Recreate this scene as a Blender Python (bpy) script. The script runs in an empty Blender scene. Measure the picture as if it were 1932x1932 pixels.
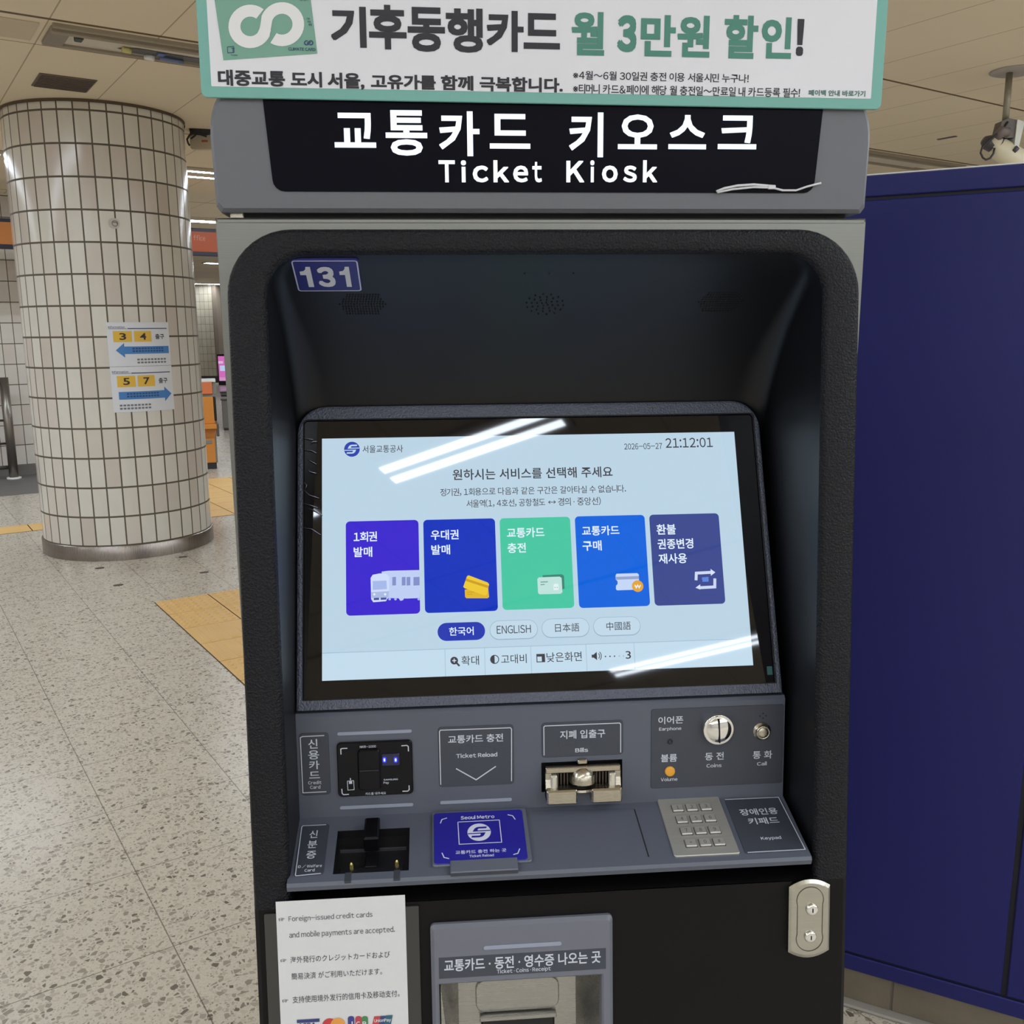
import bpy, math, random
from mathutils import Vector, Matrix

# ------------------------------------------------------------------ camera, world, exposure
SC = bpy.context.scene
COL = SC.collection
FPX = 1786.0                                   # focal length in pixels of the 1932 px frame
PITCH, ROLL, YAW = math.radians(10.8873), math.radians(-0.4617), math.radians(4.5226)
CAM = Vector((-0.1252, -1.0439, 1.5))
_f = Vector((math.sin(YAW), math.cos(YAW), 0)); _r = Vector((math.cos(YAW), -math.sin(YAW), 0)); _u = Vector((0, 0, 1))
_f2 = _f*math.cos(PITCH) - _u*math.sin(PITCH); _u2 = _u*math.cos(PITCH) + _f*math.sin(PITCH)
RIGHT = _r*math.cos(ROLL) + _u2*math.sin(ROLL); UP = -_r*math.sin(ROLL) + _u2*math.cos(ROLL); FWD = _f2
cam = bpy.data.cameras.new('camera'); cam.sensor_width = 36; cam.lens = FPX/1932*36; cam.clip_start = .02; cam.clip_end = 200
camo = bpy.data.objects.new('camera', cam); COL.objects.link(camo); SC.camera = camo
camo.matrix_world = Matrix(((RIGHT.x, UP.x, -FWD.x, CAM.x), (RIGHT.y, UP.y, -FWD.y, CAM.y), (RIGHT.z, UP.z, -FWD.z, CAM.z), (0, 0, 0, 1)))
world = bpy.data.worlds.new('world'); SC.world = world; world.use_nodes = True
bg = world.node_tree.nodes['Background']; bg.inputs[0].default_value = (.60, .54, .45, 1); bg.inputs[1].default_value = .25
SC.view_settings.view_transform = 'Standard'; SC.view_settings.look = 'None'
SC.view_settings.exposure = 0.0; SC.view_settings.gamma = 1.0; SC.view_settings.use_curve_mapping = False
SC.cycles.use_denoising = True
SC.cycles.max_bounces = 8; SC.cycles.transparent_max_bounces = 12
SC.cycles.sample_clamp_indirect = 6.0
TUBE = 39.0                                    # radiance of the fluorescent tubes
rnd = random.Random(7)
HC = 2.917                                     # ceiling height
GA = math.radians(29.37)                       # the building grid is turned against the kiosk
G1 = Vector((math.cos(GA), math.sin(GA), 0)); G2 = Vector((-math.sin(GA), math.cos(GA), 0)); ZZ = Vector((0, 0, 1))

# ------------------------------------------------------------------ helpers
def lin(c):
    return tuple((x/255/12.92 if x/255 <= .04045 else ((x/255+.055)/1.055)**2.4) for x in c)

class NT:
    """small wrapper to write node trees"""
    def __init__(s, name):
        s.mat = bpy.data.materials.new(name); s.mat.use_nodes = True; s.t = s.mat.node_tree
        s.b = s.t.nodes['Principled BSDF']; s.out = s.t.nodes['Material Output']
    def n(s, typ, **kw):
        x = s.t.nodes.new(typ)
        for k, v in kw.items(): setattr(x, k, v)
        return x
    def L(s, a, b): s.t.links.new(a, b)
    def inp(s, sock, v):
        if isinstance(v, bpy.types.NodeSocket): s.L(v, sock)
        else: sock.default_value = v
    def m(s, op, a, b=0.0, c=None, clamp=False):
        x = s.n('ShaderNodeMath', operation=op, use_clamp=clamp); s.inp(x.inputs[0], a)
        if op not in ('FLOOR', 'FRACT', 'ABSOLUTE', 'SQRT'): s.inp(x.inputs[1], b)
        if c is not None: s.inp(x.inputs[2], c)
        return x.outputs[0]
    def mix(s, f, a, b):
        x = s.n('ShaderNodeMix', data_type='RGBA'); s.inp(x.inputs[0], f)
        for k, v in ((6, a), (7, b)): s.inp(x.inputs[k], v if isinstance(v, bpy.types.NodeSocket) else (*v, 1))
        return x.outputs[2]
    def coords(s, which='Object'):
        x = s.n('ShaderNodeTexCoord'); y = s.n('ShaderNodeSeparateXYZ'); s.L(x.outputs[which], y.inputs[0])
        return x.outputs[which], y.outputs[0], y.outputs[1], y.outputs[2]
    def noise(s, vec, scale, detail=2, rough=.5):
        x = s.n('ShaderNodeTexNoise'); x.inputs['Scale'].default_value = scale; x.inputs['Detail'].default_value = detail; x.inputs['Roughness'].default_value = rough
        if vec is not None: s.L(vec, x.inputs['Vector'])
        return x.outputs['Fac']
    def line(s, c, period, off, width):           # 1 on thin lines of this width
        a = s.m('FRACT', s.m('DIVIDE', s.m('SUBTRACT', c, off - period*100), period))
        d = s.m('ABSOLUTE', s.m('SUBTRACT', s.m('FRACT', s.m('ADD', a, .5)), .5))
        return s.m('LESS_THAN', d, width/period/2)
    def bump(s, h, strength, dist):
        x = s.n('ShaderNodeBump'); x.inputs['Strength'].default_value = strength; x.inputs['Distance'].default_value = dist
        s.L(h, x.inputs['Height']); s.L(x.outputs[0], s.b.inputs['Normal']); return x
    def set(s, color=None, rough=None, metal=None, spec=None):
        if color is not None: s.inp(s.b.inputs['Base Color'], color if isinstance(color, bpy.types.NodeSocket) else (*color, 1))
        if rough is not None: s.inp(s.b.inputs['Roughness'], rough)
        if metal is not None: s.b.inputs['Metallic'].default_value = metal
        if spec is not None: s.b.inputs['Specular IOR Level'].default_value = spec
        return s

MATS = {}
def mat(name, rgb, rough=.5, metal=0, spec=.5, grain=0, gscale=900, gdist=.0004, var=.04, coat=0):
    """painted / plastic / metal surface: slight procedural mottling, optional leather-like grain"""
    if name in MATS: return MATS[name]
    N = NT(name); c = lin(rgb); v, x, y, z = N.coords()
    f = N.noise(v, 7.0, 3)
    N.set(N.mix(f, tuple(k*(1-var) for k in c), tuple(min(1, k*(1+var)) for k in c)), rough, metal, spec)
    if grain: N.bump(N.noise(v, gscale, 2), grain, gdist)
    if coat: N.b.inputs['Coat Weight'].default_value = coat; N.b.inputs['Coat Roughness'].default_value = .1
    MATS[name] = N.mat; return N.mat
def emit(name, rgb, k=1.0, base=(0, 0, 0)):
    if name in MATS: return MATS[name]
    N = NT(name); N.set(base, .4)
    if name[:3] == 'ui_': N.set(None, .025, 0, .4)   # picture elements lie under one glossy sheet of glass
    N.b.inputs['Emission Color'].default_value = (*lin(rgb), 1); N.b.inputs['Emission Strength'].default_value = k
    MATS[name] = N.mat; return N.mat
def brushed(name, rgb, rough, axis=0, metal=1.0, depth=.15):
    if name in MATS: return MATS[name]
    N = NT(name); v, x, y, z = N.coords(); mp = N.n('ShaderNodeMapping'); N.L(v, mp.inputs[0])
    sc = [900, 900, 900]; sc[axis] = 6; mp.inputs['Scale'].default_value = sc
    f = N.noise(mp.outputs[0], 1.0, 2); c = lin(rgb)
    N.set(N.mix(f, tuple(k*.88 for k in c), tuple(min(1, k*1.1) for k in c)), N.m('MULTIPLY_ADD', f, .12, rough-.06), metal)
    N.bump(f, depth, .0002)
    MATS[name] = N.mat; return N.mat

def ray(px, py): return RIGHT*((px-966)/FPX) + UP*(-(py-966)/FPX) + FWD
class Frame:
    """a plane in the place: origin, two axes in it and its outward normal; uv() finds where a sight line meets it"""
    def __init__(s, o, ex, ey):
        s.o = Vector(o); s.ex = Vector(ex).normalized(); s.ey = Vector(ey).normalized(); s.n = s.ex.cross(s.ey)
    def pt(s, u, v, w=0): return s.o + s.ex*u + s.ey*v + s.n*w
    def uv(s, px, py, w=0):
        q = ray(px, py); o = s.o + s.n*w; t = (o-CAM).dot(s.n)/q.dot(s.n); P = CAM + q*t - o
        return P.dot(s.ex), P.dot(s.ey)
    def rect(s, *c):                              # four pixel corners TL TR BR BL -> u0 u1 v0 v1
        p = [s.uv(*k) for k in c]
        return (p[0][0]+p[3][0])/2, (p[1][0]+p[2][0])/2, (p[2][1]+p[3][1])/2, (p[0][1]+p[1][1])/2
    def box2(s, bl, tr):
        a, b = s.uv(*bl), s.uv(*tr); return a[0], b[0], a[1], b[1]

_TXT = {}
def glyphs(sx, bold, latin):
    """outline lettering as a flat mesh: (points, faces), normalised later to the wanted box"""
    key = (sx, bold, latin)
    if key in _TXT: return _TXT[key]
    def one(t):
        cu = bpy.data.curves.new('lettering', 'FONT'); cu.body = t; cu.size = 1; cu.offset = bold; cu.resolution_u = 3
        o = bpy.data.objects.new('lettering', cu)
        me = bpy.data.meshes.new_from_object(o)
        v = [(p.co.x, p.co.y) for p in me.vertices]; f = [tuple(p.vertices) for p in me.polygons]
        bpy.data.objects.remove(o); bpy.data.curves.remove(cu); bpy.data.meshes.remove(me)
        return v, f
    if not latin: r = one(sx)
    else:
        V, F, x = [], [], 0.0
        for ch in sx:
            if ch == ' ': x += .26; continue
            k = ('1', ch, bold)
            if k not in _TXT and ch in 'lI':          # plain upright bar
                t = max(p[1] for p in one(chr(ord('k' if ch == 'l' else 'H')+0xFEE0))[0]); wd_ = .082+2*bold
                _TXT[k] = ([(0, -bold), (wd_, -bold), (wd_, t+bold), (0, t+bold)], [(0, 1, 2, 3)])
            if k not in _TXT: _TXT[k] = one(chr(ord(ch)+0xFEE0) if 0x21 <= ord(ch) <= 0x7e else ch)
            v, f = _TXT[k]; a = min(p[0] for p in v); b = max(p[0] for p in v); n0 = len(V)
            V += [(p[0]-a+x, p[1]) for p in v]; F += [tuple(i+n0 for i in q) for q in f]; x += b-a+latin
        r = (V, F)
    _TXT[key] = r; return r

def rr(u0, u1, v0, v1, r, n=6):
    r = min(r, (u1-u0)/2-1e-6, (v1-v0)/2-1e-6)
    if r <= 1e-6: return [(u0, v0), (u1, v0), (u1, v1), (u0, v1)]
    out = []
    for cx, cy, a in ((u1-r, v0+r, -90), (u1-r, v1-r, 0), (u0+r, v1-r, 90), (u0+r, v0+r, 180)):
        for k in range(n+1):
            t = math.radians(a+90*k/n); out.append((cx+r*math.cos(t), cy+r*math.sin(t)))
    return out

class MB:
    """collects shapes and links them as ONE mesh object"""
    def __init__(s): s.v, s.f, s.mi, s.sm, s.mats, s.uvs = [], [], [], [], [], {}
    def add(s, pts, faces, m, smooth=False):
        if m not in s.mats: s.mats.append(m)
        k = s.mats.index(m); n = len(s.v); s.v += [tuple(p) for p in pts]
        for q in faces: s.f.append(tuple(i+n for i in q)); s.mi.append(k); s.sm.append(smooth)
    def poly(s, F, uv, w, m): s.add([F.pt(u, v, w) for u, v in uv], [tuple(range(len(uv)))], m)
    def rect(s, F, u0, u1, v0, v1, w, m, r=0): s.poly(F, rr(u0, u1, v0, v1, r), w, m)
    def loft(s, rings, m, cap0=False, cap1=True, close=True, smooth=False):
        n = len(rings[0]); P = [p for r in rings for p in r]; f = []
        for i in range(len(rings)-1):
            for j in range(n if close else n-1):
                a, b = i*n+j, i*n+(j+1) % n; f.append((a, b, b+n, a+n))
        if cap0: f.append(tuple(reversed(range(n))))
        if cap1: f.append(tuple(range((len(rings)-1)*n, len(rings)*n)))
        s.add(P, f, m, smooth)
    def slab(s, F, u0, u1, v0, v1, w0, w1, m, r=0, c=0.0, n=6, back=False):
        """plate with rounded corners and a chamfered front edge"""
        rings = [[F.pt(u, v, w0) for u, v in rr(u0, u1, v0, v1, r, n)]]
        if c:
            rings.append([F.pt(u, v, w1-c) for u, v in rr(u0, u1, v0, v1, r, n)])
            q = rr(u0+c, u1-c, v0+c, v1-c, max(r-c, 1e-4 if r else 0), n)
            rings.append([F.pt(u, v, w1) for u, v in q])
        else: rings.append([F.pt(u, v, w1) for u, v in rr(u0, u1, v0, v1, r, n)])
        s.loft(rings, m, cap0=back)
    def prism(s, F, uv, w0, w1, m, back=True):
        s.loft([[F.pt(u, v, w0) for u, v in uv], [F.pt(u, v, w1) for u, v in uv]], m, cap0=back)
    def lathe(s, F, u, v, prof, m, n=28, cap=True):
        s.loft([[F.pt(u+r*math.cos(2*math.pi*k/n), v+r*math.sin(2*math.pi*k/n), w) for k in range(n)] for r, w in prof], m, cap1=cap, smooth=True)
    def disc(s, F, u, v, r, w, m, n=20, ry=None):
        s.poly(F, [(u+r*math.cos(2*math.pi*k/n), v+(ry or r)*math.sin(2*math.pi*k/n)) for k in range(n)], w, m)
    def ring(s, F, u, v, r0, r1, w, m, a0=0, a1=360, n=28):
        P = []; f = []
        for k in range(n+1):
            t = math.radians(a0+(a1-a0)*k/n)
            P += [F.pt(u+r0*math.cos(t), v+r0*math.sin(t), w), F.pt(u+r1*math.cos(t), v+r1*math.sin(t), w)]
            if k: f.append((2*k-2, 2*k-1, 2*k+1, 2*k))
        s.add(P, f, m)
    def stroke(s, F, pts, wd, w, m):
        """flat line of constant width along a path in the plane"""
        P = [Vector((a, b)) for a, b in pts]; Lf, Rt = [], []
        for i, p in enumerate(P):
            d0 = (p-P[i-1]).normalized() if i else (P[1]-p).normalized()
            d1 = (P[i+1]-p).normalized() if i < len(P)-1 else d0
            t = (d0+d1); t = t.normalized() if t.length > 1e-6 else d0
            nn = Vector((-t.y, t.x)); k = wd/2/max(.4, nn.dot(Vector((-d0.y, d0.x))))
            Lf.append(p+nn*k); Rt.append(p-nn*k)
        for i in range(len(P)-1): s.poly(F, [tuple(Rt[i]), tuple(Rt[i+1]), tuple(Lf[i+1]), tuple(Lf[i])], w, m)
    def tube(s, pts, r, m, n=8, caps=True):
        P = [Vector(p) for p in pts]; rings = []; ref = None
        for i, p in enumerate(P):
            t = (P[min(i+1, len(P)-1)]-P[max(i-1, 0)]).normalized()
            if ref is None: ref = Vector((0, 0, 1)) if abs(t.z) < .9 else Vector((1, 0, 0))
            a = t.cross(ref).normalized(); b = a.cross(t); ref = b
            rad = r[i] if isinstance(r, (list, tuple)) else r
            rings.append([p+a*rad*math.cos(2*math.pi*k/n)+b*rad*math.sin(2*math.pi*k/n) for k in range(n)])
        s.loft(rings, m, cap0=caps, cap1=caps, smooth=True)
    def text(s, F, sx, box, w, m, bold=0.0, latin=0):
        """lettering fitted into a box of the plane; heavy weights are thickened by overlapping offset outlines"""
        base = min(bold, .016); d = bold-base
        v, f = glyphs(sx, base, latin); a0 = min(p[0] for p in v)-d; a1 = max(p[0] for p in v)+d; b0 = min(p[1] for p in v)-d; b1 = max(p[1] for p in v)+d
        u0, u1, v0, v1 = box
        for k, (dx, dy) in enumerate([(0, 0)] if d <= 0 else [(0, 0), (-d, -d), (d, -d), (d, d), (-d, d)]):
            s.add([F.pt(u0+(p[0]+dx-a0)/(a1-a0)*(u1-u0), v0+(p[1]+dy-b0)/(b1-b0)*(v1-v0), w+k*.00002) for p in v], f, m)
    def bx(s, o, ex, ey, ez, m, c=0.0):            # solid box from a corner and three edge vectors
        F = Frame(o, ex, ey); s.slab(F, 0, Vector(ex).length, 0, Vector(ey).length, 0, Vector(ez).length if Vector(ez).dot(F.n) > 0 else -Vector(ez).length, m, 0, c, back=True)
    def build(s, name, parent=None, label=None):
        me = bpy.data.meshes.new(name); b = Vector((0, 0, 0))
        if parent is not None: b = world_loc(parent)
        me.from_pydata([(x-b.x, y-b.y, z-b.z) for x, y, z in s.v], [], s.f); me.validate()
        for m in s.mats: me.materials.append(m)
        if len(me.polygons) == len(s.f):
            for p, k, q in zip(me.polygons, s.mi, s.sm): p.material_index = k; p.use_smooth = q
        else: print('POLYCOUNT', name)
        o = bpy.data.objects.new(name, me); COL.objects.link(o)
        if parent is not None: o.parent = parent
        if label: o['label'] = label
        return o
WL = {}
def world_loc(o):
    v = Vector(o.location)
    while o.parent is not None: o = o.parent; v += Vector(o.location)
    return v
def tag(o, label, cat=None, group=None, kind=None):
    o['label'] = label
    if cat: o['category'] = cat
    if group: o['group'] = group
    if kind: o['kind'] = kind
    return o
def thing(name, loc, label, cat, group=None):
    o = bpy.data.objects.new(name, None); COL.objects.link(o); o.location = loc; o.empty_display_size = .1
    return tag(o, label, cat, group)
def struct(o, label=None):
    o['kind'] = 'structure'
    if label: o['label'] = label
    return o
def gp(g1, g2, z): return G1*g1 + G2*g2 + ZZ*z
def floor_frame_obj(name, g10, g11, g20, g21, z, m, flip=False):
    me = bpy.data.meshes.new(name)
    me.from_pydata([(g10, g20, 0), (g11, g20, 0), (g11, g21, 0), (g10, g21, 0)], [], [(3, 2, 1, 0) if flip else (0, 1, 2, 3)])
    me.materials.append(m); o = bpy.data.objects.new(name, me); COL.objects.link(o)
    o.location = (0, 0, z); o.rotation_euler = (0, 0, GA); return o

# ------------------------------------------------------------------ materials of the setting
def terrazzo():
    N = NT('terrazzo_floor'); v, x, y, z = N.coords()
    def cells(scale, feature):
        vo = N.n('ShaderNodeTexVoronoi', feature=feature); vo.inputs['Scale'].default_value = scale; N.L(v, vo.inputs['Vector']); return vo
    def layer(scale, share, gap):
        a, e = cells(scale, 'F1'), cells(scale, 'DISTANCE_TO_EDGE'); sp = N.n('ShaderNodeSeparateColor'); N.L(a.outputs['Color'], sp.inputs[0])
        m = N.m('MULTIPLY', N.m('LESS_THAN', sp.outputs[0], share), N.m('GREATER_THAN', e.outputs['Distance'], N.m('MULTIPLY_ADD', sp.outputs[2], .2, gap)))
        return m, sp
    m1, s1 = layer(72, .60, .03); m2, s2 = layer(150, .52, .05)
    c = N.mix(N.noise(v, 170, 2), lin((180, 171, 155)), lin((210, 202, 188)))
    c = N.mix(N.m('MULTIPLY', m2, .8), c, N.mix(s2.outputs[1], lin((120, 110, 98)), lin((204, 194, 178))))
    c = N.mix(m1, c, N.mix(N.m('POWER', s1.outputs[1], .7), lin((100, 91, 80)), lin((190, 180, 164))))
    j = N.m('MAXIMUM', N.line(x, .4, .25, .003), N.line(y, .4035, 1.783, .003))
    c = N.mix(N.m('MULTIPLY', j, .75), c, lin((92, 84, 74)))
    N.set(c, .24, 0, .5)
    return N.mat
def ceiling_mat():
    N = NT('ceiling_panels'); v, x, y, z = N.coords()
    j1 = N.line(x, .4925, .25, .007)
    ys = [(.0, .03), (.46, .008), (2.28, .022)]; j2 = None
    for off, wd in ys:
        l = N.line(y, 3.68, 4.22+off, wd); j2 = l if j2 is None else N.m('MAXIMUM', j2, l)
    c = N.mix(N.noise(v, .9, 3), lin((222, 206, 178)), lin((230, 215, 190)))
    c = N.mix(N.m('MULTIPLY', j1, .7), c, lin((140, 120, 90))); c = N.mix(j2, c, lin((96, 72, 44)))
    N.set(c, .6); N.bump(N.noise(v, 400, 2), .15, .001); return N.mat
def tile_mat(name, tw, th, off_u=0.0, off_v=0.0, grout=.012, base=((216, 212, 202), (200, 188, 178)), rough=.17):
    """stack-bonded glazed tiles over the UV map (metres)"""
    N = NT(name); uv, x, y, z = N.coords('UV')
    iu = N.m('FLOOR', N.m('DIVIDE', N.m('SUBTRACT', x, off_u), tw)); iv = N.m('FLOOR', N.m('DIVIDE', N.m('SUBTRACT', y, off_v), th))
    cb = N.n('ShaderNodeCombineXYZ'); N.L(iu, cb.inputs[0]); N.L(iv, cb.inputs[1])
    wn = N.n('ShaderNodeTexWhiteNoise', noise_dimensions='3D'); N.L(cb.outputs[0], wn.inputs['Vector'])
    j = N.m('MAXIMUM', N.line(x, tw, off_u, grout*.8), N.line(y, th, off_v, grout))
    p = N.m('POWER', wn.outputs['Value'], 2.2)
    c = N.mix(p, lin(base[0]), lin(base[1])); c = N.mix(N.m('MULTIPLY', N.noise(None, 24, 3), .18), c, lin((160, 154, 146)))
    N.set(N.mix(j, c, lin((88, 80, 66))), N.m('MULTIPLY_ADD', j, .5, rough), 0, .5)
    # each tile sits at its own slight tilt, with a soft pillow towards the joints
    fx = N.m('FRACT', N.m('DIVIDE', N.m('SUBTRACT', x, off_u-tw*200), tw)); fy = N.m('FRACT', N.m('DIVIDE', N.m('SUBTRACT', y, off_v-th*200), th))
    sp = N.n('ShaderNodeSeparateColor'); N.L(wn.outputs['Color'], sp.inputs[0])
    h = N.m('ADD', N.m('MULTIPLY', fx, N.m('SUBTRACT', sp.outputs[0], .5)), N.m('MULTIPLY', fy, N.m('SUBTRACT', sp.outputs[1], .5)))
    h = N.m('SUBTRACT', h, N.m('MULTIPLY', j, .8))
    N.bump(h, .35, .004)
    return N.mat
def tactile_mat():
    N = NT('tactile_yellow'); v, x, y, z = N.coords()
    c = N.mix(N.noise(v, 5, 4), lin((206, 164, 98)), lin((222, 182, 116)))
    N.set(c, .5); return N.mat
def stone_mat():
    N = NT('plinth_stone'); v, x, y, z = N.coords()
    c = N.mix(N.noise(v, 9, 6, .65), lin((92, 82, 70)), lin((140, 128, 110)))
    N.set(c, .3); return N.mat

M_FLOOR, M_CEIL, M_TACT, M_STONE = terrazzo(), ceiling_mat(), tactile_mat(), stone_mat()
M_COLT = tile_mat('column_tiles', 2*math.pi*.567/37, .1965, .03, .101)
M_WALLT = tile_mat('wall_tiles', .118, .214, .02, .115, .009, ((216, 211, 202), (204, 193, 184)), .25)
M_FART = tile_mat('pillar_tiles', .13, .22, 0, .2, .008, ((178, 168, 146), (168, 156, 136)), .4)
M_STEEL = brushed('brushed_steel', (130, 131, 126), .36, 0)
M_STEELV = brushed('brushed_steel_band', (150, 142, 136), .28, 2)
M_CHROME = mat('chrome', (225, 225, 222), .09, 1)
M_NICKEL = brushed('nickel', (182, 175, 160), .27, 0, 1.0, .05)
M_WHITE = mat('white_paint', (226, 226, 222), .45)
M_TUBE = emit('tube_light', (232, 243, 255), TUBE)
M_FIX = mat('fixture_beige', (206, 196, 176), .5)
M_GAP = mat('dark_gap', (14, 13, 13), .8)
M_DARKMETAL = mat('dark_metal', (64, 60, 56), .5)

# ------------------------------------------------------------------ setting
fl = floor_frame_obj('floor', -9, 15, -9, 46, 0, M_FLOOR); struct(fl, 'beige terrazzo floor with grey chips and thin square joints')
ce = floor_frame_obj('ceiling', -9, 15, -9, 46, HC, M_CEIL, True); struct(ce, 'beige panelled ceiling with brown joints')
def wall(name, a, b, z0, z1, m, label, band=None):
    """upright wall from point a to b in building-grid coordinates, UV in metres"""
    A, B = gp(a[0], a[1], 0), gp(b[0], b[1], 0); Ln = (B-A).length
    me = bpy.data.meshes.new(name); me.from_pydata([(A.x, A.y, z0), (B.x, B.y, z0), (B.x, B.y, z1), (A.x, A.y, z1)], [], [(0, 1, 2, 3)])
    ul = me.uv_layers.new(name='UVMap')
    for li, q in zip(range(4), ((0, z0), (Ln, z0), (Ln, z1), (0, z1))): ul.data[li].uv = q
    me.materials.append(m); o = bpy.data.objects.new(name, me); COL.objects.link(o); struct(o, label); return o
wall('wall_left', (-9, 10.5), (1.5, 10.5), 0, HC, M_WALLT, 'pale tiled wall behind the round column')
wall('wall_return', (1.5, 10.5), (1.5, 46), 0, HC, M_WALLT, 'pale tiled wall of the passage beyond')
wall('wall_back', (1.5, 46), (15, 46), 0, HC, M_FART, 'far tiled wall at the end of the hall')
wall('wall_right', (15, 46), (15, -9), 0, HC, M_WALLT, 'pale tiled wall on the right')
wall('wall_front', (15, -9), (-9, -9), 0, HC, M_WALLT, 'pale tiled wall behind the viewer')
wall('wall_side', (-9, -9), (-9, 10.5), 0, HC, M_WALLT, 'pale tiled wall on the far left')
F_WL = Frame(gp(0, 10.5, 0), G1, ZZ)
b = MB(); b.slab(F_WL, -9, 1.5, 0, .115, 0, .012, mat('skirting_grey', (112, 108, 104), .5), 0, .004); struct(b.build('baseboard_left'), 'grey stone skirting at the foot of the tiled wall')
b = MB(); FF = Frame((0, 0, 0), G1, G2); b.slab(FF, -9, 1.5, 9.12, 10.49, .0002, .004, mat('dark_floor_band', (104, 100, 98), .55, var=.12), 0, .001)
struct(b.build('trim_1'), 'dark grey floor band along the tiled wall')

# round column
CX, CY, CR = -2.3645, 5.894, .5667
def cyl_frame(ang): # frame tangent to the column at this angle (degrees)
    a = math.radians(ang); n = Vector((math.cos(a), math.sin(a), 0)); return Vector((CX, CY, 0)) + n*CR, n
NSEG = 148
me = bpy.data.meshes.new('round_column'); vs = []; fs = []
zz = [.1, HC]
for z in zz:
    for k in range(NSEG+1):
        t = 2*math.pi*k/NSEG; vs.append((CX+CR*math.cos(t), CY+CR*math.sin(t), z))
for k in range(NSEG): fs.append((k, k+1, k+1+NSEG+1, k+NSEG+1))
me.from_pydata(vs, [], fs); ul = me.uv_layers.new(name='UVMap')
for p in me.polygons:
    p.use_smooth = True
    for li, vi in zip(p.loop_indices, p.vertices):
        k = vi % (NSEG+1); ul.data[li].uv = (2*math.pi*k/NSEG*CR, vs[vi][2])
me.materials.append(M_COLT); col = bpy.data.objects.new('round_column', me); COL.objects.link(col)
struct(col, 'thick round column clad in pale upright tiles')
b = MB(); FC = Frame((CX, CY, 0), (1, 0, 0), (0, 1, 0))
b.lathe(FC, 0, 0, [(CR+.012, 0), (CR+.012, .096), (CR+.009, .1), (CR-.02, .1)], M_STEELV, 96, cap=False)
b.build('base_band', col, 'brushed steel band round the foot of the column')
b = MB(); b.lathe(FC, 0, 0, [(CR+.008, HC-.02), (CR+.008, HC-.001)], mat('joint_brown', (86, 70, 50), .7), 96, cap=False); b.build('top_joint', col)

# far square pillar
PX, PY = 7.94, 28.3
FP = Frame(gp(PX, PY, 0), (RIGHT.x, RIGHT.y, 0), (0, 0, 1))
me_b = MB(); me_b.slab(FP, -.40, .36, .2, HC, -.6, 0, mat('pillar_brown', (122, 108, 92), .6)); pil = me_b.build('square_pillar'); struct(pil, 'far square pillar with a tiled face seen between column and kiosk')
b = MB(); b.slab(FP, -.42, .38, 0, .2, -.6, .01, mat('pillar_base', (52, 42, 42), .5)); b.build('pillar_base', pil)
me = bpy.data.meshes.new('tiled_face'); q = [FP.pt(u, v, .012) for u, v in ((-.26, .2), (.24, .2), (.24, HC), (-.26, HC))]
me.from_pydata([tuple(p) for p in q], [], [(0, 1, 2, 3)]); ul = me.uv_layers.new(name='UVMap')
for i, u in enumerate(((0, .2), (.5, .2), (.5, HC), (0, HC))): ul.data[i].uv = u
me.materials.append(M_FART); o = bpy.data.objects.new('tiled_face', me); COL.objects.link(o); o.parent = pil

# ------------------------------------------------------------------ ceiling lights
def light_row(g10, g11, g2, sep, label, lit=True, wd=.30):
    t = thing('ceiling_light', gp((g10+g11)/2, g2, HC), label, 'ceiling light', 'lit ceiling light rows')
    F = Frame(gp(0, 0, HC-.0005), G1, -G2)          # normal points down
    b = MB(); b.slab(F, g10, g11, -g2-wd/2, -g2+wd/2, 0, .022, M_FIX, 0, .004); b.build('fixture_tray', t)
    for k in (-1, 1):                               # diffuser strip set flush in the tray, shining down only
        b = MB(); v = -(g2+k*sep/2); h = min(.032, sep*.27); b.rect(F, g10+.03, g11-.03, v-h, v+h, .0226, M_TUBE); b.build('tube', t)
light_row(-8, .47, 8.14, .30, 'lit ceiling light row left of the round column', wd=.44)
light_row(1.4, 9, 8.14, .30, 'lit ceiling light row between round column and kiosk top', wd=.44)
light_row(2.95, 10, 11.82, .14, 'lit ceiling light row just above the orange hanging sign')
light_row(5.34, 12, 19.3, .14, 'lit ceiling light row in the distance below the hanging sign')
light_row(5.5, 13, 27.9, .14, 'farthest lit ceiling light row above the square pillar')
light_row(-1.395, -.55, -1.745, .085, 'ceiling light row mirrored in the upper half of the screen', wd=.22)
light_row(-1.39, 3.0, -4.35, .09, 'ceiling light row mirrored in the lower right of the screen', wd=.3)
light_row(1.6, 7.5, .78, .14, 'ceiling light row over the blue cabinet beside the kiosk')
light_row(-8, -1.9, .78, .14, 'ceiling light row over the open floor left of the viewer')
light_row(-8, -.2, 4.46, .14, 'ceiling light row in line with the unlit trough')
light_row(-8, -1.75, -1.745, .14, 'ceiling light row behind the viewer on the left')  # unseen row, lengthened to bring more light to the kiosk front
light_row(-8, 14, -5.3, .14, 'ceiling light row well behind the viewer')  # added out of sight to brighten the kiosk front
light_row(-8, 14, -7.6, .14, 'ceiling light row farthest behind the viewer')  # another added row, never in view, for front light
light_row(.5, 14, -1.745, .14, 'ceiling light row behind the viewer on the right')  # extra unseen row put in to light the kiosk from the right

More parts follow.
